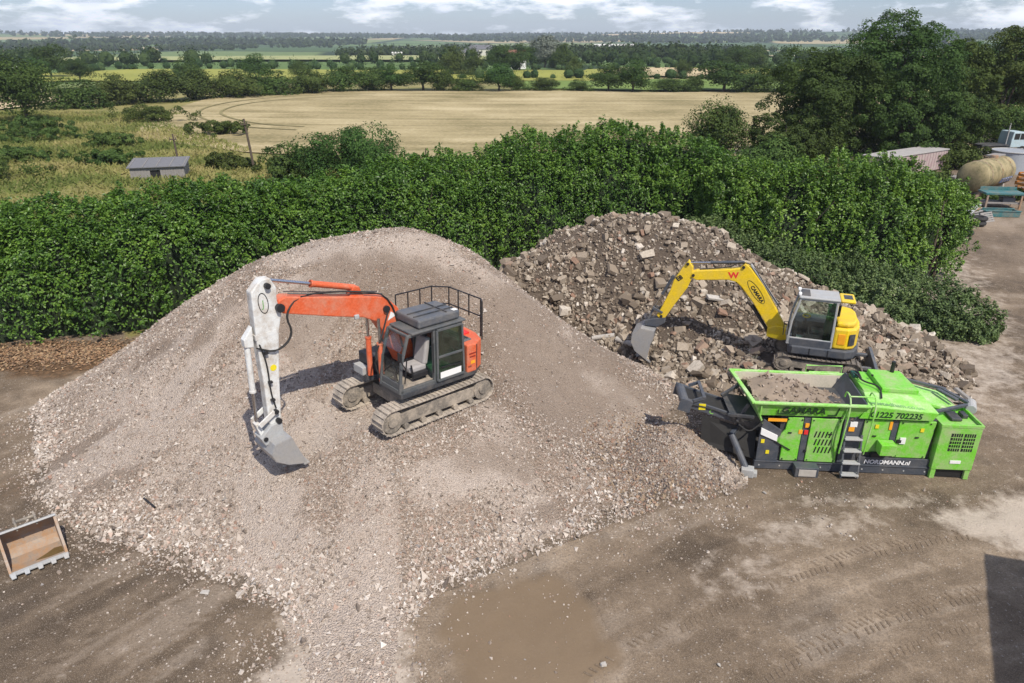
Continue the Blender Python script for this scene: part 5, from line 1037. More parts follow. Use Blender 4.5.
MB().tube([(.62 + .12 * math.cos(t), .40 + .17 * math.sin(t), 2.12) for t in [k * math.pi / 6 for k in range(13)]], .028, 6).build('lever_guard', 'yellow', ycab)
MB().cyl((.6, .30, 1.8), (.66, .30, 2.1), .03).cyl((.5, .86, 1.5), (.55, .86, 1.85), .03).box((.4, .86, 1.5), (.5, .12, .12)).build('control_lever', 'seatblack', ycab)
MB().cyl((XF + .1, .98, 1.5), (XF + .12, 1.0, 2.05), .014).cyl((XF + .1, 1.0, 2.05), (XF + .26, 1.05, 2.05), .014).cyl((XF + .26, 1.05, 2.05), (XF + .24, 1.03, 1.5), .014).build('grab_rail', 'blackmetal', ycab)
YB2 = -.12
MB().prism([(.95, .95), (1.35, .85), (1.85, .95), (1.85, 1.30), (1.55, 1.45), (1.1, 1.35)], YB2 - .22, YB2 + .22).build('boom_bracket', 'yellow', YE, .03)
yb = MB().prism([(1.28, 1.10), (1.30, 1.50), (1.72, 2.25), (2.18, 3.0), (2.70, 3.66), (2.92, 3.84), (3.08, 3.62), (3.40, 3.54), (4.60, 3.36), (4.80, 3.26), (4.78, 3.06), (4.58, 2.96), (3.45, 3.10), (3.15, 3.04), (2.95, 2.86), (2.50, 2.30), (1.80, 1.25), (1.58, 1.05)], YB2 - .14, YB2 + .14).build('boom', 'yellow', YE, .03)
MB().bar((1.62, YB2 + .05, 2.28), (2.72, YB2 + .05, 3.80), .16, .07).build('ram_guard', 'lightgrey', yb, .02)
ram(yb, 'dipper_ram', (2.96, 3.84), (4.92, 3.62), .065, .60, 'slate', YB2)
for s in (-1, 1): ram(YE, 'boom_ram', (1.78, 1.05), (2.98, 2.82), .06, .6, 'blackmetal', YB2 + s * .02)
hose(yb, [(1.5, YB2 + .12, 2.15), (2.2, YB2 + .12, 3.12), (2.7, YB2 + .1, 3.85), (3.2, YB2 + .1, 3.85), (3.4, YB2 + .08, 3.6), (4.5, YB2 + .08, 3.42)], .022)
lettering('W', .34, 'redtag', yb, frame_matrix((3.44, YB2 + .143, 3.18), (-1, 0, .12), (.12, 0, 1)), bold=.012)
dv = Vector((1.86 - 2.74, 0, 1.92 - 3.14)).normalized()
lettering('CAMARA', .185, 'inkblack', yb, frame_matrix((2.645, YB2 + .143, 2.915), dv, Vector((dv.z, 0, -dv.x))), bold=.008)
mid = Vector((2.42, 0, 2.72)); ring(yb, 'oval_emblem', mid.x, mid.z, .54, .145, YB2 + .144, 'inkblack', .018, math.atan2(dv.z, dv.x))
ya = MB().prism([(4.92, 3.74), (4.74, 3.48), (4.72, 3.1), (4.86, 2.62), (5.32, 1.75), (5.58, 1.22), (5.76, 1.10), (5.92, 1.26), (5.74, 1.7), (5.50, 2.4), (5.40, 2.85), (5.16, 3.35)], YB2 - .13, YB2 + .13).build('dipper_arm', 'yellow', YE, .025)
lettering('E8', .24, 'inkblack', ya, frame_matrix((5.24, YB2 + .133, 2.84), (-.75, 0, .62), (.62, 0, .75)), bold=.012)
ram(ya, 'bucket_ram', (5.42, 3.02), (6.02, 1.62), .06, .6, 'slate', YB2)
MB().bar((5.70, YB2 + .16, 1.42), (6.08, YB2 + .16, 1.60), .04, .10).bar((5.70, YB2 - .16, 1.42), (6.08, YB2 - .16, 1.60), .04, .10).bar((6.05, YB2, 1.60), (6.24, YB2, 1.02), .16, .09).build('bucket_linkage', 'darkgrey', ya, .01)
MB().prism([(5.62, 1.22), (5.92, 1.15), (6.36, 1.0), (6.34, .78), (5.84, .78), (5.58, 1.0)], YB2 - .18, YB2 + .18).build('quick_hitch', 'slate', ya, .02)
BP = [(5.90, .70), (6.44, .74), (6.74, .50), (6.78, .10), (6.60, -.28), (6.14, -.62)]
ybk = shell('bucket', BP, YB2 - .5, YB2 + .5, 'steel', YE, .035)
for y in (YB2 - .5, YB2 + .5): MB().prism(BP, y - .014, y + .014).build('side_plate', 'steel', ybk)
for k in range(5): MB().bar((6.24, YB2 - .44 + k * .22, -.56), (5.98, YB2 - .44 + k * .22, -.74), .07, .05).build('tooth', 'steel', ybk)

# ------------------------------------------------------------------ green screener
GS = thing('mobile_screener', 'bright green and slate grey mobile screening machine with an open hopper', 'screener', (7.28, 18.2, .0), math.atan2(-.5, 6.4))
D = 2.1
MB().span((0, 0, .04), (5.15, .14, .30)).span((0, D - .14, .04), (5.15, D, .30)).span((.1, .15, .06), (.5, D - .15, .24)).span((4.4, .15, .06), (4.8, D - .15, .24)).build('skid_frame', 'slate', GS, .015)
MB().span((.62, .10, .31), (5.0, D - .1, 1.86)).span((.10, .6, .31), (.62, D - .1, 1.5)).build('machine_body', 'charcoal', GS, .02)
MB().prism([(.04, .31), (.66, .31), (.66, 1.36), (.10, 1.72), (.04, 1.2)], .03, .08).build('end_panel', 'slate', GS, .01)
MB().prism([(.06, 1.22), (.56, 1.00), (.56, 1.20), (.06, 1.44)], -.01, .028).build('chute_plate', 'whitetag', GS, .005)
MB().box((.16, .02, .98), (.10, .02, .12)).build('warning_sticker', 'yellowtag', GS)
d1 = MB().prism([(.74, .34), (1.24, .34), (1.24, 1.80), (.80, 1.80), (.76, 1.38), (.50, 1.02), (.74, .84)], .03, .095).build('green_door', 'green', GS, .015)
MB().bar((.50, .01, 1.0), (.98, .01, .72), .03, .03).build('door_stay', 'blackmetal', d1)
MB().span((1.26, .05, .34), (1.44, .098, 1.80)).build('door_post', 'slate', GS, .01)
for x, z, mt in ((1.36, 1.56, 'orangetag'), (1.36, 1.33, 'redtag'), (1.20, 1.34, 'orangetag')): MB().box((x, .03, z), (.11, .03, .13)).build('warning_sticker', mt, GS)
MB().span((.22, .02, 1.66), (.76, .03, 1.76)).build('warning_strip', 'orangetag', GS)
d2 = MB().span((1.46, .02, .34), (2.34, .095, 1.80)).build('green_door', 'green', GS, .015)
for r_ in range(3):
    for c_ in range(5): MB().hexa([(1.66 + c_ * .105 - .03 * r_, .012, .66 + r_ * .26), (1.70 + c_ * .105 - .03 * r_, .012, .66 + r_ * .26), (1.70 + c_ * .105 - .03 * r_, .019, .66 + r_ * .26), (1.66 + c_ * .105 - .03 * r_, .019, .66 + r_ * .26), (1.70 + c_ * .105 - .03 * r_, .012, .86 + r_ * .26), (1.74 + c_ * .105 - .03 * r_, .012, .86 + r_ * .26), (1.74 + c_ * .105 - .03 * r_, .019, .86 + r_ * .26), (1.70 + c_ * .105 - .03 * r_, .019, .86 + r_ * .26)]).build('louvre', 'inkblack', d2)
for z in (1.5, .7): MB().box((1.43, .03, z), (.06, .04, .07)).build('door_hinge', 'blackmetal', d2)
MB().span((2.40, .04, .34), (2.94, .098, 1.86)).build('ladder_back', 'slate', GS, .01)
MB().box((2.66, .02, 1.66), (.20, .03, .16)).build('notice_plate', 'whitetag', GS); MB().box((2.62, .02, 1.50), (.16, .03, .14)).build('warning_sticker', 'orangetag', GS)
p3 = MB().span((2.96, .03, .74), (3.74, .097, 1.82)).build('green_panel', 'green', GS, .015)
MB().span((3.76, .05, .74), (3.92, .097, 1.82)).build('door_post', 'slate', GS, .01)
MB().box((3.70, .015, 1.66), (.08, .02, .26)).build('warning_sticker', 'orangetag', GS)
p4 = MB().prism([(3.94, .60), (4.88, .60), (4.96, 1.82), (3.94, 1.82)], .03, .097).build('green_panel', 'green', GS, .015)
MB().box((4.12, .01, 1.18), (.16, .03, .20)).build('notice_plate', 'whitetag', p4); MB().box((4.02, .01, 1.16), (.12, .04, .10)).build('latch', 'blackmetal', p4)
MB().box((3.62, -.16, 1.02), (.44, .34, .36)).build('control_box', 'green', GS, .02)
MB().box((3.5, -.02, .70), (.40, .10, .16)).build('hydraulic_block', 'blackmetal', GS, .02)
MB().span((2.96, .01, .31), (5.02, .05, .58)).build('lower_panel', 'slate', GS, .01)
lettering('NORDMANN.nl', .19, 'inkwhite', GS, frame_matrix((3.16, -.004, .375), (1, 0, 0), (0, 0, 1)), .15, .006)
# ladder with steps and hand rails
ld = MB()
for x in (2.44, 2.92): ld.bar((x, -.34, .06), (x, -.06, 1.36), .04, .05)
lad = ld.build('ladder', 'darkgrey', GS, .006)
for k in range(4): MB().box((2.68, -.30 + k * .075, .16 + k * .36), (.50, .20, .04)).build('tread', 'lightgrey', lad, .006)
for x in (2.34, 3.04):
    hose(GS, [(x, -.12, .75), (x, -.20, 1.4), (x + .05, -.18, 2.30), (x + .05, -.02, 2.58), (x + .05, .30, 2.60), (x + .05, .36, 2.38)], .022, 'hand_rail', 'palegreen')
MB().cyl((2.39, -.02, 2.58), (3.09, -.02, 2.58), .02).cyl((2.39, -.12, 2.34), (3.09, -.12, 2.34), .018).build('hand_rail', 'palegreen', GS)
hose(GS, [(2.30, .0, .5), (2.16, -.08, 1.2), (2.30, -.10, 2.0), (2.42, -.04, 2.36)], .022, 'hand_rail', 'green')
# hopper walls
def plate(a, b, c, d, t, off):
    """thick quad plate: a,b,c,d corners, offset vector off*t"""
    o = Vector(off).normalized() * t; A = [Vector(p) for p in (a, b, c, d)]; return MB().hexa(A + [p + o for p in A])
hp = plate((-.04, .0, 1.86), (2.72, .0, 1.90), (2.95, -.10, 2.32), (-.26, -.10, 2.32), .05, (0, 1, .1)).build('hopper_wall', 'green', GS, .01)
plate((-.04, D, 1.5), (3.0, D, 1.5), (3.12, D + .10, 2.20), (-.44, D + .10, 2.24), .05, (0, -1, 0)).build('hopper_wall', 'liner', GS, .01)
plate((.10, .05, 1.5), (.10, D - .05, 1.5), (-.46, D + .06, 2.24), (-.28, -.06, 2.30), .05, (1, 0, .3)).build('hopper_wall', 'palegreen', GS, .01)
plate((2.5, .05, 1.45), (2.5, D - .05, 1.45), (3.06, D + .06, 2.32), (2.92, -.06, 2.34), .05, (-1, 0, .3)).build('hopper_wall', 'slate', GS, .01)
MB().bar((-.30, -.12, 2.33), (2.98, -.12, 2.33), .12, .06).bar((-.48, D + .12, 2.25), (3.12, D + .12, 2.21), .12, .06).bar((-.30, -.16, 2.335), (-.48, D + .16, 2.255), .12, .06).build('hopper_rim', 'palegreen', GS, .012)
lettering('GAMARA', .30, 'inkgreen', GS, frame_matrix((.52, -.058, 2.00), (1, 0, 0), (0, -.1 / .42, 1)), .12, .01)
MB().bar((.44, -.05, 1.96), (.98, -.05, 1.96), .012, .03).bar((.44, -.05, 1.95), (.44, -.085, 2.12), .012, .03).bar((1.84, -.05, 1.96), (2.08, -.05, 1.96), .012, .03).bar((2.08, -.05, 1.95), (2.13, -.09, 2.22), .012, .03).build('emblem_frame', 'inkgreen', GS)
# load in the hopper
nx, ny = 34, 26; XX, YY = np.meshgrid(np.linspace(-.12, 2.6, nx), np.linspace(.03, D - .02, ny)); ZZ = 2.12 + .30 * np.exp(-((XX - .65) ** 2 / .5 + (YY - 1.35) ** 2 / .45)) - .26 * sstep(1.2, 2.6, XX) - .16 * sstep(1.5, 2.2, YY) + .16 * (fbm(XX * 3, YY * 3, 811) - .5)
I, J = np.meshgrid(np.arange(ny - 1), np.arange(nx - 1), indexing='ij')
load = obj('soil_load', np_mesh('soil_load', np.stack([XX, YY, ZZ], -1).reshape(-1, 3), np.stack([I * nx + J, I * nx + J + 1, (I + 1) * nx + J + 1, (I + 1) * nx + J], -1).reshape(-1, 4), True), M['earthheap'])
load.location = GS.location; load.rotation_euler = GS.rotation_euler; tag(load, 'brown heap of soil and stones lying in the green hopper', 'soil heap')
rng = np.random.default_rng(33); q = rng.integers(0, nx * ny, 420); pp = np.stack([XX, YY, ZZ], -1).reshape(-1, 3)[q] + rng.normal(0, .03, (420, 3))
tag(obj('clods', stones('clods', pp, rng.lognormal(math.log(.09), .45, 420), rng, HULLS[3]), stone_mat('clods', [(0, (.15, .11, .08)), (.5, (.27, .21, .16)), (.85, (.38, .31, .25)), (1, (.52, .46, .39))], objrand=False), load), kind='stuff')
# engine deck, text band and raised hood
MB().prism([(2.74, 1.90), (4.78, 1.90), (4.90, 2.14), (2.92, 2.30)], -.06, .06).build('text_band', 'green', GS, .01)
MB().hexa([(2.96, .06, 2.10), (4.95, .06, 2.00), (4.95, D, 2.05), (3.1, D, 2.10), (2.92, -.06, 2.31), (4.90, -.06, 2.15), (4.72, .62, 2.34), (3.02, .62, 2.42)]).build('sloped_deck', 'palegreen', GS, .01)
MB().hexa([(3.02, .64, 2.06), (4.80, .64, 2.06), (4.80, D, 2.06), (3.1, D, 2.06), (3.04, .64, 2.42), (4.72, .64, 2.34), (4.66, D, 2.34), (3.14, D, 2.42)]).build('engine_deck', 'green', GS, .015)
hd = MB().hexa([(3.56, .72, 2.40), (4.62, .72, 2.34), (4.60, 2.02, 2.34), (3.60, 2.02, 2.40), (3.56, .72, 2.52), (4.62, .72, 2.48), (4.58, 2.02, 2.50), (3.62, 2.02, 2.54)]).build('engine_hood', 'green', GS, .02)
MB().box((3.56, 1.5, 2.56), (.05, .06, .05)).build('hood_catch', 'blackmetal', hd)
hose(GS, [(2.98, 1.9, 2.46), (3.12, 1.6, 2.56), (3.16, 1.2, 2.50), (3.5, .9, 2.52), (3.52, .66, 2.44), (3.40, .3, 2.40)], .025); hose(GS, [(3.05, 1.95, 2.46), (3.22, 1.75, 2.58), (3.20, 1.4, 2.50)], .03); MB().box((3.12, 1.72, 2.48), (.18, .3, .12)).build('valve_block', 'tealseat', GS, .02)
lettering('01225 702235', .25, 'inkgreen', GS, frame_matrix((3.02, -.064, 1.97), (1, 0, -.02), (0, 0, 1)), .12, .008)
lettering('wastedham.co.uk', .22, 'inkgrey', GS, frame_matrix((3.02, .03, 2.345), (1, .0, -.092), (0, .68, .12)), 0, .003)
MB().tube([(1.9, D + .3, 2.1), (1.9, D + .3, 2.42), (3.0, D + .3, 2.42), (3.0, D + .3, 2.1)], .025, 6).tube([(2.0, D + .3, 2.2), (2.95, D + .3, 2.2)], .02, 6).build('hand_rail', 'palegreen', GS)
# discharge belt at the right end
tr = MB().hexa([(4.74, .95, 1.94), (6.10, .95, 1.62), (6.10, 2.25, 1.62), (4.74, 2.25, 1.98), (4.74, .95, 2.04), (6.10, .95, 1.72), (6.10, 2.25, 1.72), (4.74, 2.25, 2.08)]).build('belt_cover', 'palegreen', GS, .02)
MB().bar((4.78, .22, 2.02), (6.18, .95, 1.94), .09, .09).bar((4.5, 2.06, 2.28), (6.02, 1.9, 1.98), .09, .09).bar((5.9, 1.95, 1.98), (6.34, 1.0, 1.94), .11, .09).bar((5.75, 1.85, 2.0), (6.0, 1.15, 2.0), .14, .07).build('conveyor_arm', 'slate', GS, .015)
MB().cyl((6.26, .80, 1.86), (6.48, 1.28, 1.86), .15, 14).build('head_roller', 'lightgrey', GS, .02)
# power pack
gen = MB().span((5.04, -.12, .34), (6.18, 1.05, 1.74)).build('power_pack', 'green', GS, .02)
for x in (5.06, 6.02):
    for y in (-.10, .92): MB().span((x, y, .02), (x + .14, y + .12, .36)).build('power_pack_leg', 'green', gen, .01)
MB().bar((5.02, -.10, 1.79), (6.20, -.10, 1.79), .06, .10).bar((5.02, 1.03, 1.79), (6.20, 1.03, 1.79), .06, .10).bar((5.05, -.07, 1.79), (5.05, 1.0, 1.79), .06, .10).bar((6.17, -.07, 1.79), (6.17, 1.0, 1.79), .06, .10).build('top_rim', 'green', gen, .01)
MB().span((5.22, -.02, .04), (6.02, .9, .33)).build('base_tray', 'blackmetal', gen)
for x0 in (5.36, 5.72):
    gr = MB().span((x0, -.128, .98), (x0 + .31, -.121, 1.56)).build('grille', 'inkblack', gen)
    for k in range(4): MB().span((x0 + .055 + k * .062, -.135, .98), (x0 + .068 + k * .062, -.129, 1.56)).build('grille_bar', 'green', gr)
    for k in range(4): MB().span((x0, -.137, 1.08 + k * .115), (x0 + .31, -.130, 1.10 + k * .115)).build('grille_bar', 'green', gr)
MB().box((5.66, -.13, .62), (.30, .016, .10)).build('name_plate', 'whitetag', gen)
MB().box((5.62, .5, 1.80), (.3, .5, .08)).box((5.95, .6, 1.80), (.16, .3, .12)).build('exhaust_outlet', 'charcoal', gen, .02)
sf = MB().span((1.12, -.34, .0), (1.80, -.02, .33)).build('support_foot', 'slate', GS, .02); MB().span((1.22, -.36, .05), (1.72, -.345, .28)).build('worn_plate', 'concrete', sf, .01)
# fines belt at the left end
def belt(parent, name, a, b, w, mat):
    """trough conveyor from a to b with side rails"""
    a = Vector(a); b = Vector(b); d = (b - a).normalized(); s = Vector((0, 1, 0)); u = d.cross(s).normalized(); u = u if u.z > 0 else -u
    o = MB()
    for k in (-1, 1): o.bar(a + s * w / 2 * k, b + s * w / 2 * k, .07, .26)
    fr = o.build(name, mat, parent, .012)
    MB().bar(a + u * .05, b + u * .05, w - .08, .04).build('rubber_belt', 'rubber', fr)
    for k in range(6): p = a.lerp(b, (k + .5) / 6); MB().cyl(p - s * (w / 2 - .05) - u * .04, p + s * (w / 2 - .05) - u * .04, .05, 8).build('roller', 'lightgrey', fr)
    for p in (a, b): MB().cyl(p - s * (w / 2 + .06), p + s * (w / 2 + .06), .14, 12).build('drum', 'darkgrey', fr)
    return fr
fb = belt(GS, 'discharge_conveyor', (.35, .95, 1.15), (-2.15, .95, 1.95), .90, 'slate')
MB().span((-1.72, .45, 1.72), (-1.52, .462, 1.92)).build('warning_sticker', 'yellowtag', fb)
lettering('C', .22, 'palegreen', fb, frame_matrix((-1.42, .46, 1.62), (1, 0, -.3), (.3, 0, 1)), name='recycling_mark')
for y in (.40, 1.445): MB().prism([(-2.35, 1.72), (-2.0, 1.62), (-1.9, 2.0), (-2.28, 2.12)], y, y + .055).build('head_plate', 'slate', fb, .01)
MB().bar((-1.9, .44, 2.02), (-1.55, .44, 2.16), .06, .10).bar((-1.9, 1.46, 2.02), (-1.55, 1.46, 2.16), .06, .10).bar((-1.6, .4, 2.16), (-1.6, 1.5, 2.16), .10, .06).build('head_guard', 'slate', fb, .01)
MB().hexa([(-.75, .35, 1.42), (.3, .35, 1.10), (.3, 1.55, 1.10), (-.75, 1.55, 1.42), (-.85, .30, 1.75), (.28, .30, 1.62), (.28, 1.6, 1.62), (-.85, 1.6, 1.75)]).build('feed_skirt', 'charcoal', GS, .02)
MB().hexa([(-1.55, .40, .55), (.05, .20, .25), (.05, .24, .25), (-1.55, .44, .55), (-1.6, .44, 1.55), (.05, .44, 1.05), (.05, .47, 1.05), (-1.6, .47, 1.55)]).build('dark_skirt', 'rubber', GS)  # dark slanted sheet hanging below the belt
MB().cyl((-.70, .28, 1.02), (-.28, -.28, .16), .10, 12).bar((-.7, .3, 1.0), (-.35, .7, 1.2), .12, .12).build('support_leg', 'slate', GS, .01)
MB().box((-.26, -.34, .14), (.36, .30, .26), R(-14)).box((-.06, -.36, .09), (.16, .22, .16), R(-14)).build('leg_foot', 'lightgrey', GS, .02)
for a_, b_ in (((-.62, .2, 1.52), (-.35, .2, 2.1)), ((-.95, 1.1, 1.9), (-.30, 1.4, 2.2)), ((-.9, .25, 1.70), (-.2, -.02, 1.80))): MB().bar(a_, b_, .08, .09).build('conveyor_strut', 'charcoal', GS, .01)
hose(GS, [(-.6, .05, 1.5), (-.3, -.05, 1.3), (-.05, .0, 1.5), (.1, .02, 1.7)], .025)

# bolts, hinges, seams and hoses that break up the screener's panels
for x0_, x1_, z0_, z1_, par in ((.80, 1.20, .40, 1.74, d1), (1.52, 2.28, .40, 1.74, d2), (3.02, 3.68, .80, 1.76, p3), (4.02, 4.80, .66, 1.76, p4)):
    for x_ in (x0_, x1_):
        for z_ in (z0_, z1_): MB().cyl((x_, .034 if par is d1 else .02, z_), (x_, .006, z_), .022, 8).build('bolt', 'blackmetal', par)
for x_ in (.9, 2.05, 3.3, 4.5): MB().box((x_, .018 if x_ != .9 else .02, 1.30), (.10, .03, .035)).build('door_catch', 'blackmetal', GS)
for k in range(9): MB().cyl((.15 + k * .6, -.012, .17), (.15 + k * .6, .0, .17), .025, 8).build('frame_bolt', 'lightgrey', GS)
MB().span((0, -.02, .285), (5.15, .015, .325)).build('frame_lip', 'slate', GS, .006)
for k in range(6): MB().prism([(-.08 + k * .48, 1.88), (-.04 + k * .48, 1.88), (-.04 + k * .48, 2.30), (-.08 + k * .48, 2.30)], -.115, -.075).build('hopper_rib', 'green', GS) if k in (0, 5) else None
hose(GS, [(-.2, .2, 1.5), (-.9, .42, 1.62), (-1.5, .44, 1.82), (-1.95, .42, 1.9)], .02)
for x_, z_ in ((.34, .62), (3.32, 1.62), (4.60, 1.55)): MB().box((x_, .012, z_), (.10, .012, .12)).build('warning_sticker', 'yellowtag', GS)
MB().cyl((4.30, 1.9, 2.34), (4.30, 1.9, 2.86), .06, 10).build('exhaust_pipe', 'blackmetal', GS)
# small fittings on the yellow excavator
for px_, pz_ in ((1.52, 1.28), (2.96, 3.68), (4.70, 3.16), (4.94, 3.60), (5.74, 1.26)): MB().cyl((px_, YB2 - .19, pz_), (px_, YB2 + .19, pz_), .055, 12).build('pivot_pin', 'blackmetal', YE)
for x_ in (-.2, .4, 1.0): MB().box((x_, 1.085, .96), (.03, .012, .26)).build('panel_gap', 'blackmetal', YE)
MB().box((XF - .12, YO - .2, Z1 + .12), (.10, .16, .10)).box((XF - .12, YI + .2, Z1 + .12), (.10, .16, .10)).build('roof_lamp', 'whitetag', ycab, .02)

# ================================================================== LOOSE THINGS IN THE YARD
# bucket lying on the yard, mouth towards the camera
LB = thing('loose_bucket', 'empty rust stained digging bucket lying on the bare yard', 'bucket', (-11.62, 13.90, float(ground_z(-11.62, 13.9)) + .02), math.atan2(.66, .75))
prof = [(0, .07), (.35, .03), (.70, .05), (.92, .20), (1.0, .46), (.92, .74), (.58, .90)]
n = len(prof); w = .60
def lshell(name, prof, x0, x1, mat, parent, t):
    V = [(x, u, v) for x in (x0, x1) for u, v in prof]; me = bpy.data.meshes.new(name); k = len(prof); me.from_pydata(V, [], [(i, i + 1, k + i + 1, k + i) for i in range(k - 1)]); me.update()
    o = obj(name, me, M[mat], parent); s = o.modifiers.new('plate', 'SOLIDIFY'); s.thickness = t; s.offset = 0; return o
bs = lshell('bucket_shell', prof, -w, w, 'rust', LB, .03)
for x in (-w, w): MB().prism(prof, x - .03, x + .03, 'yz').build('side_plate', 'rust', LB)
MB().box((0, -.02, .075), (1.26, .14, .045)).build('cutting_edge', 'lightgrey', LB, .01)
for k in range(5): MB().hexa([(-.56 + k * .28 - .05, -.20, .05), (-.56 + k * .28 + .05, -.20, .05), (-.56 + k * .28 + .06, -.05, .04), (-.56 + k * .28 - .06, -.05, .04), (-.56 + k * .28 - .05, -.20, .08), (-.56 + k * .28 + .05, -.20, .08), (-.56 + k * .28 + .06, -.05, .12), (-.56 + k * .28 - .06, -.05, .12)]).build('tooth', 'lightgrey', LB, .008)
MB().box((0, .66, .875), (1.26, .26, .05), Matrix.Rotation(R(-26), 3, 'X')).build('top_lip', 'lightgrey', LB, .012)
MB().box((-.20, .76, .92), (.05, .34, .22)).box((.22, .76, .92), (.05, .34, .22)).cyl((-.24, .80, .96), (.26, .80, .96), .04, 10).build('hanger_bracket', 'underframe', LB, .015)
xs = np.linspace(-.1, .56, 12); mud = MB().prism([(-.05, .22), (.18, .16), (.40, .12), (.56, .12), (.56, .42), (.40, .46), (.2, .34)], .055, .068, 'xy'); mud.build('muddy_residue', plain('wet_mud', (.13, .085, .035), .25, 0, .2), LB)

# pipes and bits pulled out of the rubble beside the small excavator's bucket
def pipe(a, b, r, mat, label, name='plastic_pipe'):
    a = Vector(a); b = Vector(b); d = (b - a); mb = MB(); n_ = 12; u = d.normalized(); p = u.cross(Vector((0, 0, 1))).normalized(); q = u.cross(p); V = []
    for c, rr in ((a, r), (b, r), (b, r * .82), (a, r * .82)):
        for k in range(n_): t = 2 * math.pi * k / n_; V.append(c + (p * math.cos(t) + q * math.sin(t)) * rr)
    F = [(i * n_ + k, i * n_ + (k + 1) % n_, ((i + 1) % 4) * n_ + (k + 1) % n_, ((i + 1) % 4) * n_ + k) for i in range(4) for k in range(n_)]
    o = mb.add(V, F).build(name, mat, None); return tag(o, label, 'pipe')
zz = lambda x, y, up=.1: float(max(surf(rubble_z, np.array([x]), np.array([y]))[0], gravel_z(np.array([x]), np.array([y]))[0])) + up
pipe((3.35, 27.3, zz(3.35, 27.3)), (4.25, 27.1, zz(4.25, 27.1)), .10, 'concrete', 'pale length of drain pipe furthest left at the rubble foot')
pipe((4.3, 26.9, zz(4.3, 26.9)), (4.9, 26.4, zz(4.9, 26.4)), .12, 'concrete', 'pale broken drain pipe beside the yellow excavator bucket')
pipe((5.15, 26.5, zz(5.15, 26.5)), (5.1, 25.9, zz(5.1, 25.9)), .12, 'lightgrey', 'short upright looking grey pipe stub next to the yellow excavator bucket')
pipe((-10.0, 16.05, zz(-10, 16.05, .04)), (-9.55, 15.7, zz(-9.55, 15.7, .04)), .03, 'blackmetal', 'thin dark bar lying in the gravel above the loose bucket', 'iron_bar')
for k, (x, y, s, lab) in enumerate([(-7.2, 13.0, .13, 'white curved stone at the gravel edge right of the loose bucket'), (4.3, 10.9, .11, 'white stone on the yard below the wet silt'), (1.9, 10.9, .10, 'pale stone beside the wet silt patch'), (7.2, 16.9, .14, 'pale angular stone in front of the screener foot'), (-2.9, 11.5, .14, 'whitish lump in the gravel trail at the bottom')]):
    o = obj('loose_stone', HM[(k * 5 + 2) % 16].copy(), None, None, (x, y, float(ground_z(x, y)) + .04)); o.data.materials.clear(); o.data.materials.append(M['concrete']); o.scale = (s * 1.3, s, s * .7); o.rotation_euler.z = k * 1.7; tag(o, lab, 'stone')
for k, (x, y, L, rz, lab) in enumerate([(16.0, 22.3, .8, 2.1, 'rough timber board leaning on the rubble end behind the screener'), (8.6, 27.5, 1.3, .2, 'long flat concrete slab lying on the rubble face')]):
    o = MB().box((0, 0, 0), (L, .28, .10)).build(['timber_board', 'concrete_slab'][k], ['weathered', 'concrete'][k], None, .015); o.location = (x, y, zz(x, y, .35 if k == 0 else .05)); o.rotation_euler = (.3, -.35 if k == 0 else .2, rz); tag(o, lab, ['board', 'slab'][k])

# ------------------------------------------------------------------ timber shed and poles in the rough grass
SH = thing('timber_shed', 'small weathered timber shed with a flat grey roof beyond the hedge', 'shed', (-32.9, 67.4, float(ground_z(-33.2, 67.4)) - .95), R(14))
wallp = MB().span((-2.3, -1.4, -.1), (-.62, -1.34, 2.0)).span((.25, -1.4, -.1), (2.3, -1.34, 2.0)).span((-.62, -1.4, -.1), (.25, -1.34, .95)).span((-.62, -1.4, 1.75), (.25, -1.34, 2.0)).span((-2.3, 1.34, -.1), (2.3, 1.4, 2.25)).span((-2.3, -1.34, -.1), (-2.24, 1.34, 2.05)).span((2.24, -1.34, -.1), (2.3, 1.34, 2.05)).build('shed_wall', 'weathered', SH, .01)
for k in range(20): MB().box((-2.2 + k * .232, -1.415, .98), (.20, .02, 2.02) if not (6 <= k <= 10) else (.20, .02, .01)).build('plank', 'weathered', wallp)
MB().span((-.62, -1.30, .95), (.25, -1.28, 1.75)).build('painted_dark_opening', 'inkblack', SH)  # black sheet in the hole stands for the shade inside the shed
roofp = MB().hexa([(-2.5, -1.62, 2.02), (2.5, -1.62, 2.02), (2.5, 1.6, 2.42), (-2.5, 1.6, 2.42), (-2.5, -1.62, 2.10), (2.5, -1.62, 2.10), (2.5, 1.6, 2.50), (-2.5, 1.6, 2.50)]).build('shed_roof', plain('felt_roof', (.15, .15, .16), .85, 0, .3), SH, .01)
for k in range(5): MB().bar((-2.3 + k * 1.15, -1.62, 2.125), (-2.3 + k * 1.15, 1.58, 2.52), .06, .03).build('roof_batten', 'weathered', roofp)
def pole(x, y, h, lean, label, r=.13):
    t = thing('wooden_pole', label, 'pole', (x, y, float(ground_z(x, y)) - .3)); t.rotation_euler = (0, lean, 0); MB().tube([(0, 0, 0), (.02, 0, h * .5), (0, .02, h)], [r, r * .9, r * .7], 8).build('shaft', 'bark', t, smooth=True)
    MB().box((0, -.12, h - .5), (.7, .08, .10)).cyl((-.28, -.12, h - .45), (-.28, -.12, h - .3), .04, 8).cyl((.28, -.12, h - .45), (.28, -.12, h - .3), .04, 8).build('cross_arm', 'bark', t); return t
pole(-25.2, 70.5, 5.2, -.07, 'tall leaning dark wooden pole at the edge of the wheat')
pole(-33.2, 72.0, 3.6, -.03, 'short dark wooden pole behind the timber shed', .11)
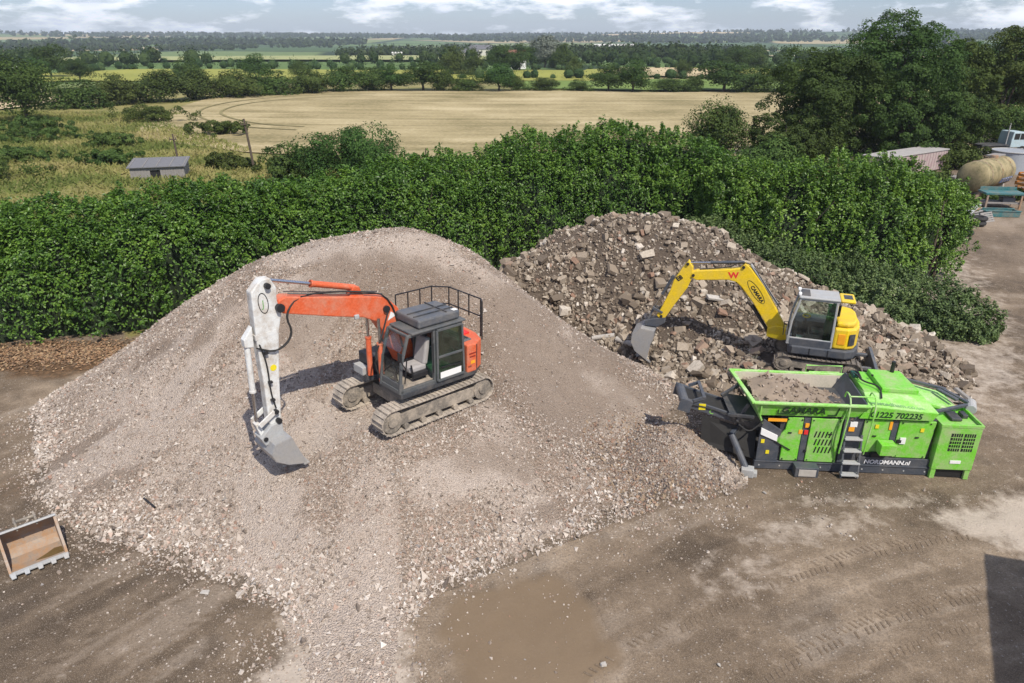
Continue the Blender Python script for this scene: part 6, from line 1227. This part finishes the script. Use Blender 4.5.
for k in range(5): x = -19.5 + k * 5.2; y = 76.5 + (k % 2) * .3; o = MB().tube([(0, 0, -.2), (.03, 0, 1.3)], [.07, .06], 6).build('fence_post', 'bark', None); o.location = (x, y, float(ground_z(x, y))); tag(o, ['first', 'second', 'third', 'fourth', 'fifth'][k] + ' short post from the left along the wheat edge', 'post', 'fence posts along the wheat')

# ------------------------------------------------------------------ yard at the right: trailer, tank, truck, scrap
TR = thing('box_trailer', 'long faded pinkish box trailer with a grey roof behind the bright hedge', 'trailer', (38.0, 70.0, float(ground_z(38, 70)) - .4), math.atan2(6.5, 10))
MB().span((-5.3, -1.2, .45), (5.3, 1.2, 2.25)).build('trailer_body', paint('faded_pink', (.40, .29, .29), (.42, .37, .33), .6, .7), TR, .03)
for k in range(22): MB().box((-5.1 + k * .486, -1.215, 1.35), (.06, .03, 1.7)).build('wall_rib', paint('pink_rib', (.43, .33, .33), (.42, .37, .33), .5, .7) if k == 0 else bpy.data.materials['pink_rib'], TR)
MB().span((-5.4, -1.28, 2.26), (5.4, 1.28, 2.36)).build('trailer_roof', plain('pale_roof', (.36, .34, .32), .7, 0, .2, 2), TR, .02)
MB().span((5.305, -1.15, .55), (5.36, 1.15, 2.2)).build('end_door', paint('red_oxide', (.28, .06, .05), (.3, .2, .15), .4), TR, .01)
for x in (-3.6, 3.4):
    for y in (-1.05, 1.05): MB().cyl((x, y - .14, .45), (x, y + .14, .45), .45, 16).build('wheel', 'rubber', TR, .03)
TK = thing('storage_tank', 'horizontal yellowed cylindrical tank with algae stains beside the lane', 'tank', (40.0, 60.6, float(ground_z(40, 60.6))), math.atan2(4.3, 5.6))
tk = MB(); tk.tube([(-3.05, 0, 1.5), (-3.0, 0, 1.5), (-2.75, 0, 1.5), (2.75, 0, 1.5), (3.0, 0, 1.5), (3.05, 0, 1.5)], [.5, .95, 1.22, 1.22, .95, .5], 24); tk.build('tank_shell', paint('yellowed_cream', (.36, .29, .15), (.13, .12, .06), .75, .6, 0, .9), TK, smooth=True)
for x in (-2.0, 0, 2.0): MB().tube([(x + .0, 1.235 * math.cos(t), 1.5 + 1.235 * math.sin(t)) for t in [k * math.pi / 8 for k in range(17)]], .03, 5).build('band', 'rust', TK)
for x in (-1.8, 1.8): MB().span((x - .15, -.9, -.1), (x + .15, .9, .55)).build('saddle', 'concrete', TK, .02)
MB().cyl((.8, 0, 2.68), (.8, 0, 2.92), .3, 14).build('hatch', 'rust', TK); 
gsn = MB().hexa([(.2, -1.19, 1.2), (2.4, -1.19, 1.2), (2.4, -1.0, .82), (.2, -1.0, .82), (.2, -1.23, 1.2), (2.4, -1.23, 1.2), (2.4, -1.05, .80), (.2, -1.05, .80)]).build('painted_panel', plain('faded_blue_sign', (.16, .22, .42), .7, 0, .5, 4), TK)
for k in range(4): MB().bar((.45 + k * .5, -1.24, 1.15), (.65 + k * .5, -1.08, .86), .10, .02).build('painted_stroke', 'inkwhite', gsn)
MB().box((2.2, .4, 2.75), (1.8, .9, .12)).build('plank_on_tank', 'weathered', TK, .02)
WT = thing('round_tank', 'grey open round water tank behind the yellowed tank', 'tank', (48.6, 70.5, float(ground_z(48.6, 70.5)))); MB().tube([(0, 0, 0), (0, 0, .02), (0, 0, 1.95), (0, 0, 2.0)], [1.7, 1.75, 1.75, 1.8], 24).build('tank_wall', plain('galvanised', (.34, .36, .38), .55, .2, .2), WT, smooth=True); MB().tube([(1.8 * math.cos(t), 1.8 * math.sin(t), 2.02) for t in [k * math.pi / 12 for k in range(25)]], .05, 6).build('tank_rim', 'lightgrey', WT)
# flatbed truck
FT = thing('flatbed_truck', 'old flatbed truck with a pale blue cab parked under the trees', 'truck', (55.0, 82.5, float(ground_z(55, 82.5))), R(8))
MB().span((-2.9, -.45, .75), (2.4, .45, .95)).span((-2.9, -1.0, .98), (.4, 1.0, 1.12)).build('chassis', 'charcoal', FT, .02)
blue = paint('pale_blue_paint', (.42, .55, .60), (.35, .32, .28), .3)
tc = MB().prism([(.6, .8), (2.95, .8), (3.0, 1.45), (2.55, 1.6), (2.25, 2.45), (.7, 2.5), (.6, 1.6)], -.98, .98).build('truck_cab', blue, FT, .06)
MB().span((.85, -1.0, 1.65), (1.5, -.985, 2.3)).build('side_window', 'inkblack', tc, .01); MB().prism([(1.6, 1.65), (2.42, 1.65), (2.2, 2.3), (1.6, 2.3)], -1.0, -.985).build('side_window', 'inkblack', tc)
MB().hexa([(2.56, -.85, 1.65), (2.56, .85, 1.65), (2.30, .85, 2.35), (2.30, -.85, 2.35), (2.60, -.85, 1.67), (2.60, .85, 1.67), (2.34, .85, 2.37), (2.34, -.85, 2.37)]).build('windscreen', 'inkblack', tc)
for y in (-.7, .7): MB().cyl((3.0, y, 1.1), (3.03, y, 1.1), .13, 12).build('headlight', 'whitetag', tc)
for x in (-2.1, 2.1):
    for y in (-.9, .9):
        wh = MB().cyl((x, y - .14, .48), (x, y + .14, .48), .48, 18).build('wheel', 'rubber', FT, .03); MB().cyl((x, y - .15, .48), (x, y + .15, .48), .24, 12).build('rim', 'lightgrey', wh)
MB().cyl((.3, -.6, 1.1), (.3, -.6, 3.4), .07, 8).build('exhaust_stack', 'lightgrey', FT)
for k, (x, y, lab) in enumerate([(50.4, 78.8, 'worn tyre lying left of the flatbed truck'), (51.6, 78.2, 'worn tyre lying nearest the flatbed truck cab')]):
    t = MB().tube([(.42 * math.cos(a), .42 * math.sin(a), .16) for a in [q * math.pi / 8 for q in range(17)]], .16, 8).build('tyre', 'rubber', None, smooth=True); t.location = (x, y, float(ground_z(x, y)) + .5); t.rotation_euler = (R(70), 0, k); tag(t, lab, 'tyre')
# orange racks stacked by the lane
om = paint('orange_rack_paint', (.46, .17, .02), (.25, .16, .08), .45, .6)
names = ['lowest', 'second lowest', 'third from bottom', 'fourth from bottom', 'fifth from bottom', 'topmost']
for k in range(6):
    rk = thing('steel_rack', names[k] + ' orange steel rack in the stack at the right edge', 'rack', (43.2, 57.4, float(ground_z(43.2, 57.4)) + k * .36), R(12 + (k % 3) * 2), 'orange racks stacked by the lane')
    for y in (-1.0, 0, 1.0): MB().span((-2.3, y - .05, .20), (2.3, y + .05, .30)).build('long_beam', om, rk, .01)
    for x in (-2.2, -.75, .75, 2.2): MB().span((x - .06, -1.1, .0), (x + .06, 1.1, .19)).build('cross_beam', om, rk, .01)
teal = paint('teal_paint', (.025, .15, .16), (.20, .18, .14), .55)
TB = thing('teal_implement', 'teal painted implement with a flat bed standing by the orange racks', 'farm implement', (37.4, 54.3, float(ground_z(37.4, 54.3))), R(-8))
MB().span((-1.4, -.7, 1.05), (1.4, .7, 1.2)).build('bed', teal, TB, .02); MB().span((-1.3, .62, 1.2), (1.3, .68, 1.45)).build('back_board', teal, TB, .01)
for x in (-1.2, 1.2):
    for y in (-.6, .6): MB().span((x - .06, y - .06, -.1), (x + .06, y + .06, 1.05)).build('leg', 'rust', TB)
MB().span((-1.2, -.55, .35), (1.2, .55, .45)).build('lower_shelf', 'weathered', TB, .01); MB().box((.5, 0, .62), (.9, .7, .34)).build('gear_casing', 'darkgrey', TB, .04)
TP = thing('teal_trough', 'low teal trough on the lane edge in front of the implement', 'trough', (35.6, 51.4, float(ground_z(35.6, 51.4))), R(-6)); MB().span((-1.2, -.5, .02), (1.2, .5, .10)).span((-1.2, -.5, .1), (1.2, -.44, .42)).span((-1.2, .44, .1), (1.2, .5, .42)).span((-1.2, -.44, .1), (-1.14, .44, .42)).span((1.14, -.44, .1), (1.2, .44, .42)).build('trough_body', teal, TP, .01); MB().span((-1.25, -.55, .42), (1.25, -.42, .47)).span((-1.25, .42, .42), (1.25, .55, .47)).build('trough_rim', teal, TP, .01)
SP = thing('scrap_engine', 'greasy scrap engine block lying at the end of the bright hedge', 'scrap', (30.9, 47.4, float(ground_z(30.9, 47.4))), .5)
MB().box((0, 0, .42), (1.1, .6, .6)).box((.1, .35, .5), (.7, .2, .3)).build('engine_block', 'underframe', SP, .05); MB().cyl((-.7, 0, .4), (-.55, 0, .4), .36, 16).build('flywheel', 'rust', SP, .01); MB().cyl((.56, -.1, .35), (.66, -.1, .35), .18, 12).build('pulley', 'lightgrey', SP)
for k in range(4): MB().cyl((-.35 + k * .23, -.32, .62), (-.35 + k * .23, -.55, .55), .06, 8).build('manifold_pipe', 'rust', SP)
SP2 = thing('scrap_sheets', 'stack of bent grey metal sheets behind the scrap engine', 'scrap', (32.9, 51.2, float(ground_z(32.9, 51.2))), .3)
for k in range(4): o = MB().box((0, 0, 0), (2.6 - .2 * k, 1.1, .06)).build('sheet', ['lightgrey', 'steel', 'rust', 'lightgrey'][k], SP2); o.location = (.1 * k, 0, .18 + k * .16); o.rotation_euler = (.05 * k, -.06 * k, .15 * k)

for k, (x, y, rz, lab) in enumerate([(33.6, 49.6, .4, 'weathered timber pallet leaning by the scrap engine'), (34.9, 56.4, 1.2, 'weathered timber pallet on edge behind the teal implement'), (41.2, 66.5, .2, 'weathered timber pallet lying beside the round tank')]):
    pl = thing('timber_pallet', lab, 'pallet', (x, y, float(ground_z(x, y)) + .1), rz, 'old pallets by the lane'); pl.rotation_euler = (R(58) if k < 2 else 0, 0, rz)
    for q in range(7): MB().span((-.6, -.5 + q * .155, .10), (.6, -.5 + q * .155 + .11, .13)).build('slat', 'weathered', pl)
    for xx in (-.55, 0, .55): MB().span((xx - .05, -.5, 0), (xx + .05, .54, .098)).build('bearer', 'weathered', pl)
for k, (x, y, z, lab) in enumerate([(32.2, 48.4, .2, 'worn tyre lying flat beside the scrap engine'), (32.3, 48.5, .5, 'worn tyre stacked on another beside the scrap engine'), (29.8, 45.8, .2, 'worn tyre half in the hedge foot by the lane')]):
    t = MB().tube([(.42 * math.cos(a), .42 * math.sin(a), 0) for a in [q * math.pi / 8 for q in range(17)]], .15, 8).build('tyre', 'rubber', None, smooth=True); t.location = (x, y, float(ground_z(x, y)) + z); tag(t, lab, 'tyre')
DR = thing('oil_drum', 'rusty oil drum standing between the teal implement and the tank', 'drum', (35.9, 57.0, float(ground_z(35.9, 57.0)))); MB().tube([(0, 0, 0), (0, 0, .3), (0, 0, .32), (0, 0, .6), (0, 0, .62), (0, 0, .9)], [.29, .29, .305, .305, .29, .29], 16).build('drum_body', 'rust', DR, smooth=True); MB().tube([(.29 * math.cos(t), .29 * math.sin(t), .9) for t in [k * math.pi / 8 for k in range(17)]], .02, 5).build('drum_rim', 'rust', DR)

# ------------------------------------------------------------------ far buildings
wallc = plain('pale_render', (.62, .58, .50), .8, 0, .1, .5); rooft = plain('red_tiles', (.22, .10, .07), .85, 0, .2, 1); shedc = plain('pale_sheeting', (.55, .54, .50), .7, 0, .1, .3); slatec = plain('slate_roof', (.12, .12, .13), .8, 0, .2, 1)
def house(x, y, L, Wd, h, rh, rz, wm, rm, name, label, win=3):
    t = thing(name, label, 'building', (x, y, float(ground_z(x, y)) - .3), rz); MB().span((-L / 2, -Wd / 2, 0), (L / 2, Wd / 2, h)).build('wall', wm, t)
    MB().prism([(-Wd / 2 - .4, h - .1), (Wd / 2 + .4, h - .1), (0, h + rh)], -L / 2 - .4, L / 2 + .4, 'yz').build('roof', rm, t)
    for k in range(win): MB().box((-L / 2 + (k + .5) * L / win, -Wd / 2 - .02, h * .6), (L / win * .35, .06, h * .25)).build('window', 'inkblack', t)
    return t
house(1.0, 318, 9, 6, 5.0, 2.6, .1, plain('white_render', (.78, .77, .74), .8, 0, .05, .5), rooft, 'white_house', 'small white house beside the pale willow', 3)
house(150, 1130, 58, 16, 7, 3, .02, shedc, shedc, 'farm_shed', 'long pale farm shed in the valley right of centre', 8)
house(-24, 600, 16, 9, 6, 3, -.1, wallc, slatec, 'village_house', 'pale walled village house among the valley trees', 3)
house(-26, 470, 10, 7, 4, 2.4, .3, wallc, slatec, 'village_house', 'slate roofed house left of the white house', 3)
house(-40, 700, 18, 9, 5, 3, .2, wallc, slatec, 'village_house', 'long village house on the far side of the valley trees', 4)
house(-172, 268, 5.5, 2.3, 2.6, .3, .1, shedc, shedc, 'white_caravan', 'white caravan parked on the bare ground at the far left', 2)
house(-96, 640, 8, 4, 3.2, 1, .1, shedc, shedc, 'white_barn', 'small white barn on the pale green field', 2)

# ------------------------------------------------------------------ building behind the camera whose shadow reaches the yard
SB = thing('farm_building', 'tall building outside the frame at the right that shades the yard corner', 'building', (14.35, 10.0, 0), math.atan2(-.874, -.487))
bw = MB().span((0, 0, -.2), (15, 9, 6.0)).build('wall', 'concrete', SB); MB().prism([(-.3, 5.95), (9.3, 5.95), (4.5, 8.0)], -.2, 15.2, 'yz').build('roof', slatec, SB)

# ------------------------------------------------------------------ air: thin haze round the whole scene
hz = MB().span((-6700, -6700, -25), (6700, 6700, 110)).build('haze', 'glass', None); hz.data.materials.clear()
hm = bpy.data.materials.new('haze'); hm.use_nodes = True; nt = hm.node_tree; nt.nodes.clear(); ho = nt.nodes.new('ShaderNodeOutputMaterial'); pv = nt.nodes.new('ShaderNodeVolumePrincipled')
pv.inputs['Color'].default_value = (.80, .90, 1.0, 1); pv.inputs['Density'].default_value = .00015; pv.inputs['Anisotropy'].default_value = .0
nt.links.new(pv.outputs[0], ho.inputs['Volume']); hz.data.materials.append(hm); tag(hz, kind='stuff')
